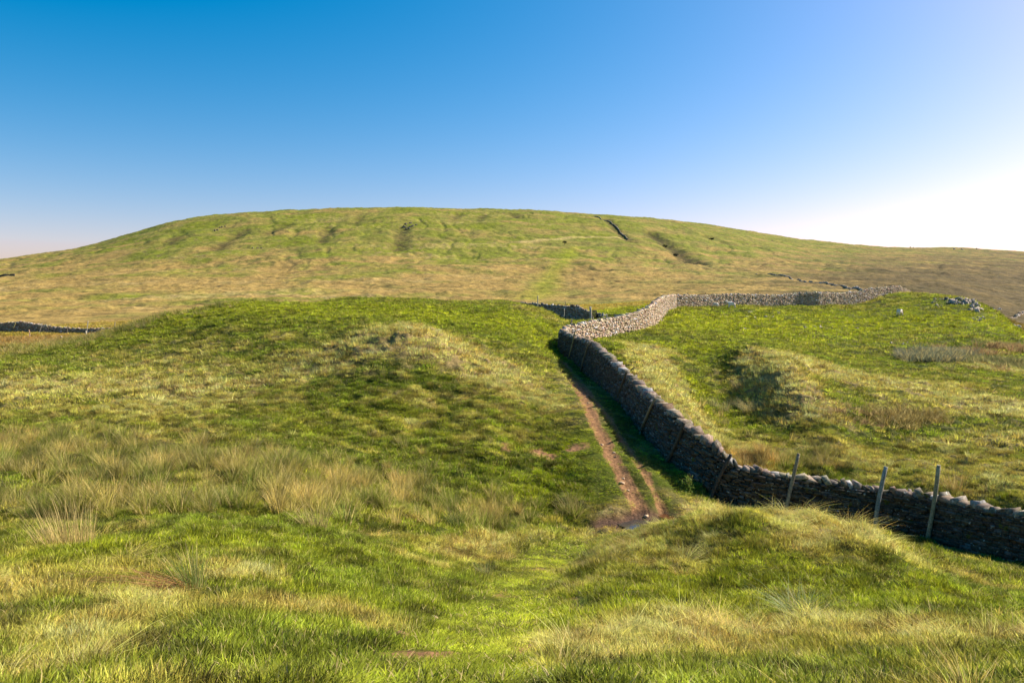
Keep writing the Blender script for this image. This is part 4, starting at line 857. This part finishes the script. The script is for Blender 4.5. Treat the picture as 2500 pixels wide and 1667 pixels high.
def bush(label, px, py, rx, rz, r0=400, col=(.035,.055,.018)):
    x, y = hit(px, py, r0); z0 = float(z_at(x, y)); root = empty("hawthorn_bush", (x, y, z0)); tag(root, label, "bush", "bushes on the fell")
    stem(root, [(0, 0, -.4), (.1*rx, 0, rz*.4), (.05*rx, 0, rz*.9)], [rx*.09, rx*.06, rx*.03], "trunk", (.12,.10,.08))
    for s_ in (-1, 1): stem(root, [(0, 0, rz*.2), (s_*rx*.3, .1, rz*.6), (s_*rx*.6, .2, rz*.95)], [rx*.05, rx*.035, rx*.015], "limb", (.12,.10,.08))
    lob = [(rng.uniform(-.6, .6)*rx, rng.uniform(-.5, .5)*rx, rz*rng.uniform(.45, 1.0), rng.uniform(.3, .55)*rx) for _ in range(7)]
    def fn():
        l = lob[rng.integers(0, 7)]; d = rng.normal(0, 1, 3); d /= np.linalg.norm(d); d *= l[3]*rng.uniform(.5, 1)**.5; return (l[0]+d[0], l[1]+d[1], max(.2, l[2]+d[2]*.7)), 1
    leaves(700, fn, rx*.10, col, "crown", root)
bush("dark round hawthorn bush on the fell beside a reddish scar", 1378, 592, 2.6, 3.6)
bush("dark bush at the head of the stony gully high on the right of the fell", 1623, 597, 3.2, 3.4)
bush("low dark scrub lower down the stony gully on the right of the fell", 1648, 618, 3.6, 2.2, col=(.06,.065,.035))
bush("low dark scrub on the right shoulder of the fell", 1737, 584, 4.2, 2.4, col=(.06,.075,.03))

# ------------------------------------------------------------------ sheep
def wool(mark):
    m, nt_, b = mat("fleece", .95, .1); L = nt_.links; tc = N(nt_, "ShaderNodeTexCoord"); nz = N(nt_, "ShaderNodeTexNoise"); nz.inputs["Scale"].default_value = 14; L.new(tc.outputs["Object"], nz.inputs["Vector"])
    mx = N(nt_, "ShaderNodeMix", data_type='RGBA'); L.new(nz.outputs["Fac"], mx.inputs["Factor"]); mx.inputs["A"].default_value = (.70, .58, .42, 1); mx.inputs["B"].default_value = (.88, .80, .66, 1); cur = mx.outputs["Result"]
    if mark:
        d = N(nt_, "ShaderNodeVectorMath", operation='DISTANCE'); L.new(tc.outputs["Object"], d.inputs[0]); d.inputs[1].default_value = mark
        mr = N(nt_, "ShaderNodeMapRange"); mr.inputs[1].default_value = .26; mr.inputs[2].default_value = .20; L.new(d.outputs["Value"], mr.inputs[0])
        m2 = N(nt_, "ShaderNodeMix", data_type='RGBA'); L.new(mr.outputs[0], m2.inputs["Factor"]); L.new(cur, m2.inputs["A"]); m2.inputs["B"].default_value = (.62, .10, .07, 1); cur = m2.outputs["Result"]
    L.new(cur, b.inputs["Base Color"]); bp = N(nt_, "ShaderNodeBump"); bp.inputs["Distance"].default_value = .03; L.new(nz.outputs["Fac"], bp.inputs["Height"]); L.new(bp.outputs[0], b.inputs["Normal"]); return m
WOOL, WOOL_R = wool(None), wool((-.30, 0, .86))
def sheep(label, px, py, yaw, pose, r0=60, s=1.0, m=None):
    x, y = hit(px, py, r0); z0 = float(z_at(x, y)); hd = {'graze': [(.46,0,.52),(.62,0,.28),(.74,0,.10)], 'stand': [(.46,0,.78),(.58,0,.90),(.74,0,.83)], 'lie': [(.44,0,.74),(.55,0,.86),(.70,0,.80)]}[pose]
    V = [(-.40,0,.64), (-.05,0,.63), (.28,0,.64)] + hd; E = [(0,1),(1,2),(2,3),(3,4),(4,5)]; Rr = [.23,.27,.22,.13,.095,.055]
    V.append((-.56,0,.60)); E.append((0,6)); Rr.append(.06)
    for i, a in ((0,-.42),(2,.26)):
        for sg in (-1, 1):
            k = len(V)
            if pose == 'lie': V += [(a+.05, sg*.2, .42), (a+.22, sg*.24, .37), (a+.30, sg*.24, .36)]
            else: V += [(a, sg*.14, .42), (a+(.05 if i else -.06), sg*.14, .22), (a, sg*.14, .02)]
            Rr += [.085, .045, .035]; E += [(i, k), (k, k+1), (k+1, k+2)]
    me = bpy.data.meshes.new("sheep"); me.from_pydata(V, E, []); o = bpy.data.objects.new("sheep", me); COL.objects.link(o)
    sk = o.modifiers.new("skin", 'SKIN'); sk.use_smooth_shade = True
    for i, rr in enumerate(Rr): me.skin_vertices[0].data[i].radius = (rr, rr)
    me.skin_vertices[0].data[1].use_root = True; o.modifiers.new("sub", 'SUBSURF').render_levels = 2
    me.materials.append(m or WOOL); o.location = (x, y, z0 - (.32*s if pose == 'lie' else .02)); o.rotation_euler.z = yaw; o.scale = (s, s, s); tag(o, label, "sheep", "sheep grazing on the green hill")
    h = Vector(hd[1])
    for sg in (-1, 1):
        e = new_obj("ear", [h+Vector((0, sg*.06, .04)), h+Vector((-.04, sg*.13, .07)), h+Vector((-.03, sg*.19, .03)), h+Vector((.03, sg*.13, .01)), h+Vector((-.01, sg*.12, .02))], [(0,1,4),(1,2,4),(2,3,4),(3,0,4),(0,3,2,1)], WOOL, o)
    return o
sheep("white sheep standing side on in front of the long sunlit wall", 1785, 754, math.pi, 'stand', 80, 1.0, WOOL_R)
sheep("cream sheep grazing end on close under the wall, left of the standing sheep", 1747, 751, 2.3, 'graze', 80, .8)
sheep("plump cream sheep alone in the middle of the green hillside", 2197, 773, .6, 'graze', 70, .95)
sheep("sheep with a red mark standing on the right hill's skyline", 2440, 762, 2.9, 'graze', 60, .85, WOOL_R)
sheep("white sheep lying on the skyline left of the red marked sheep", 2423, 761, 2.8, 'lie', 60, .8)
sheep("white sheep lying low near the right edge, upper of the two", 2471, 797, 2.6, 'lie', 60, .75)
sheep("white sheep lying lowest at the right edge of the hill", 2485, 801, 2.7, 'lie', 60, .75)
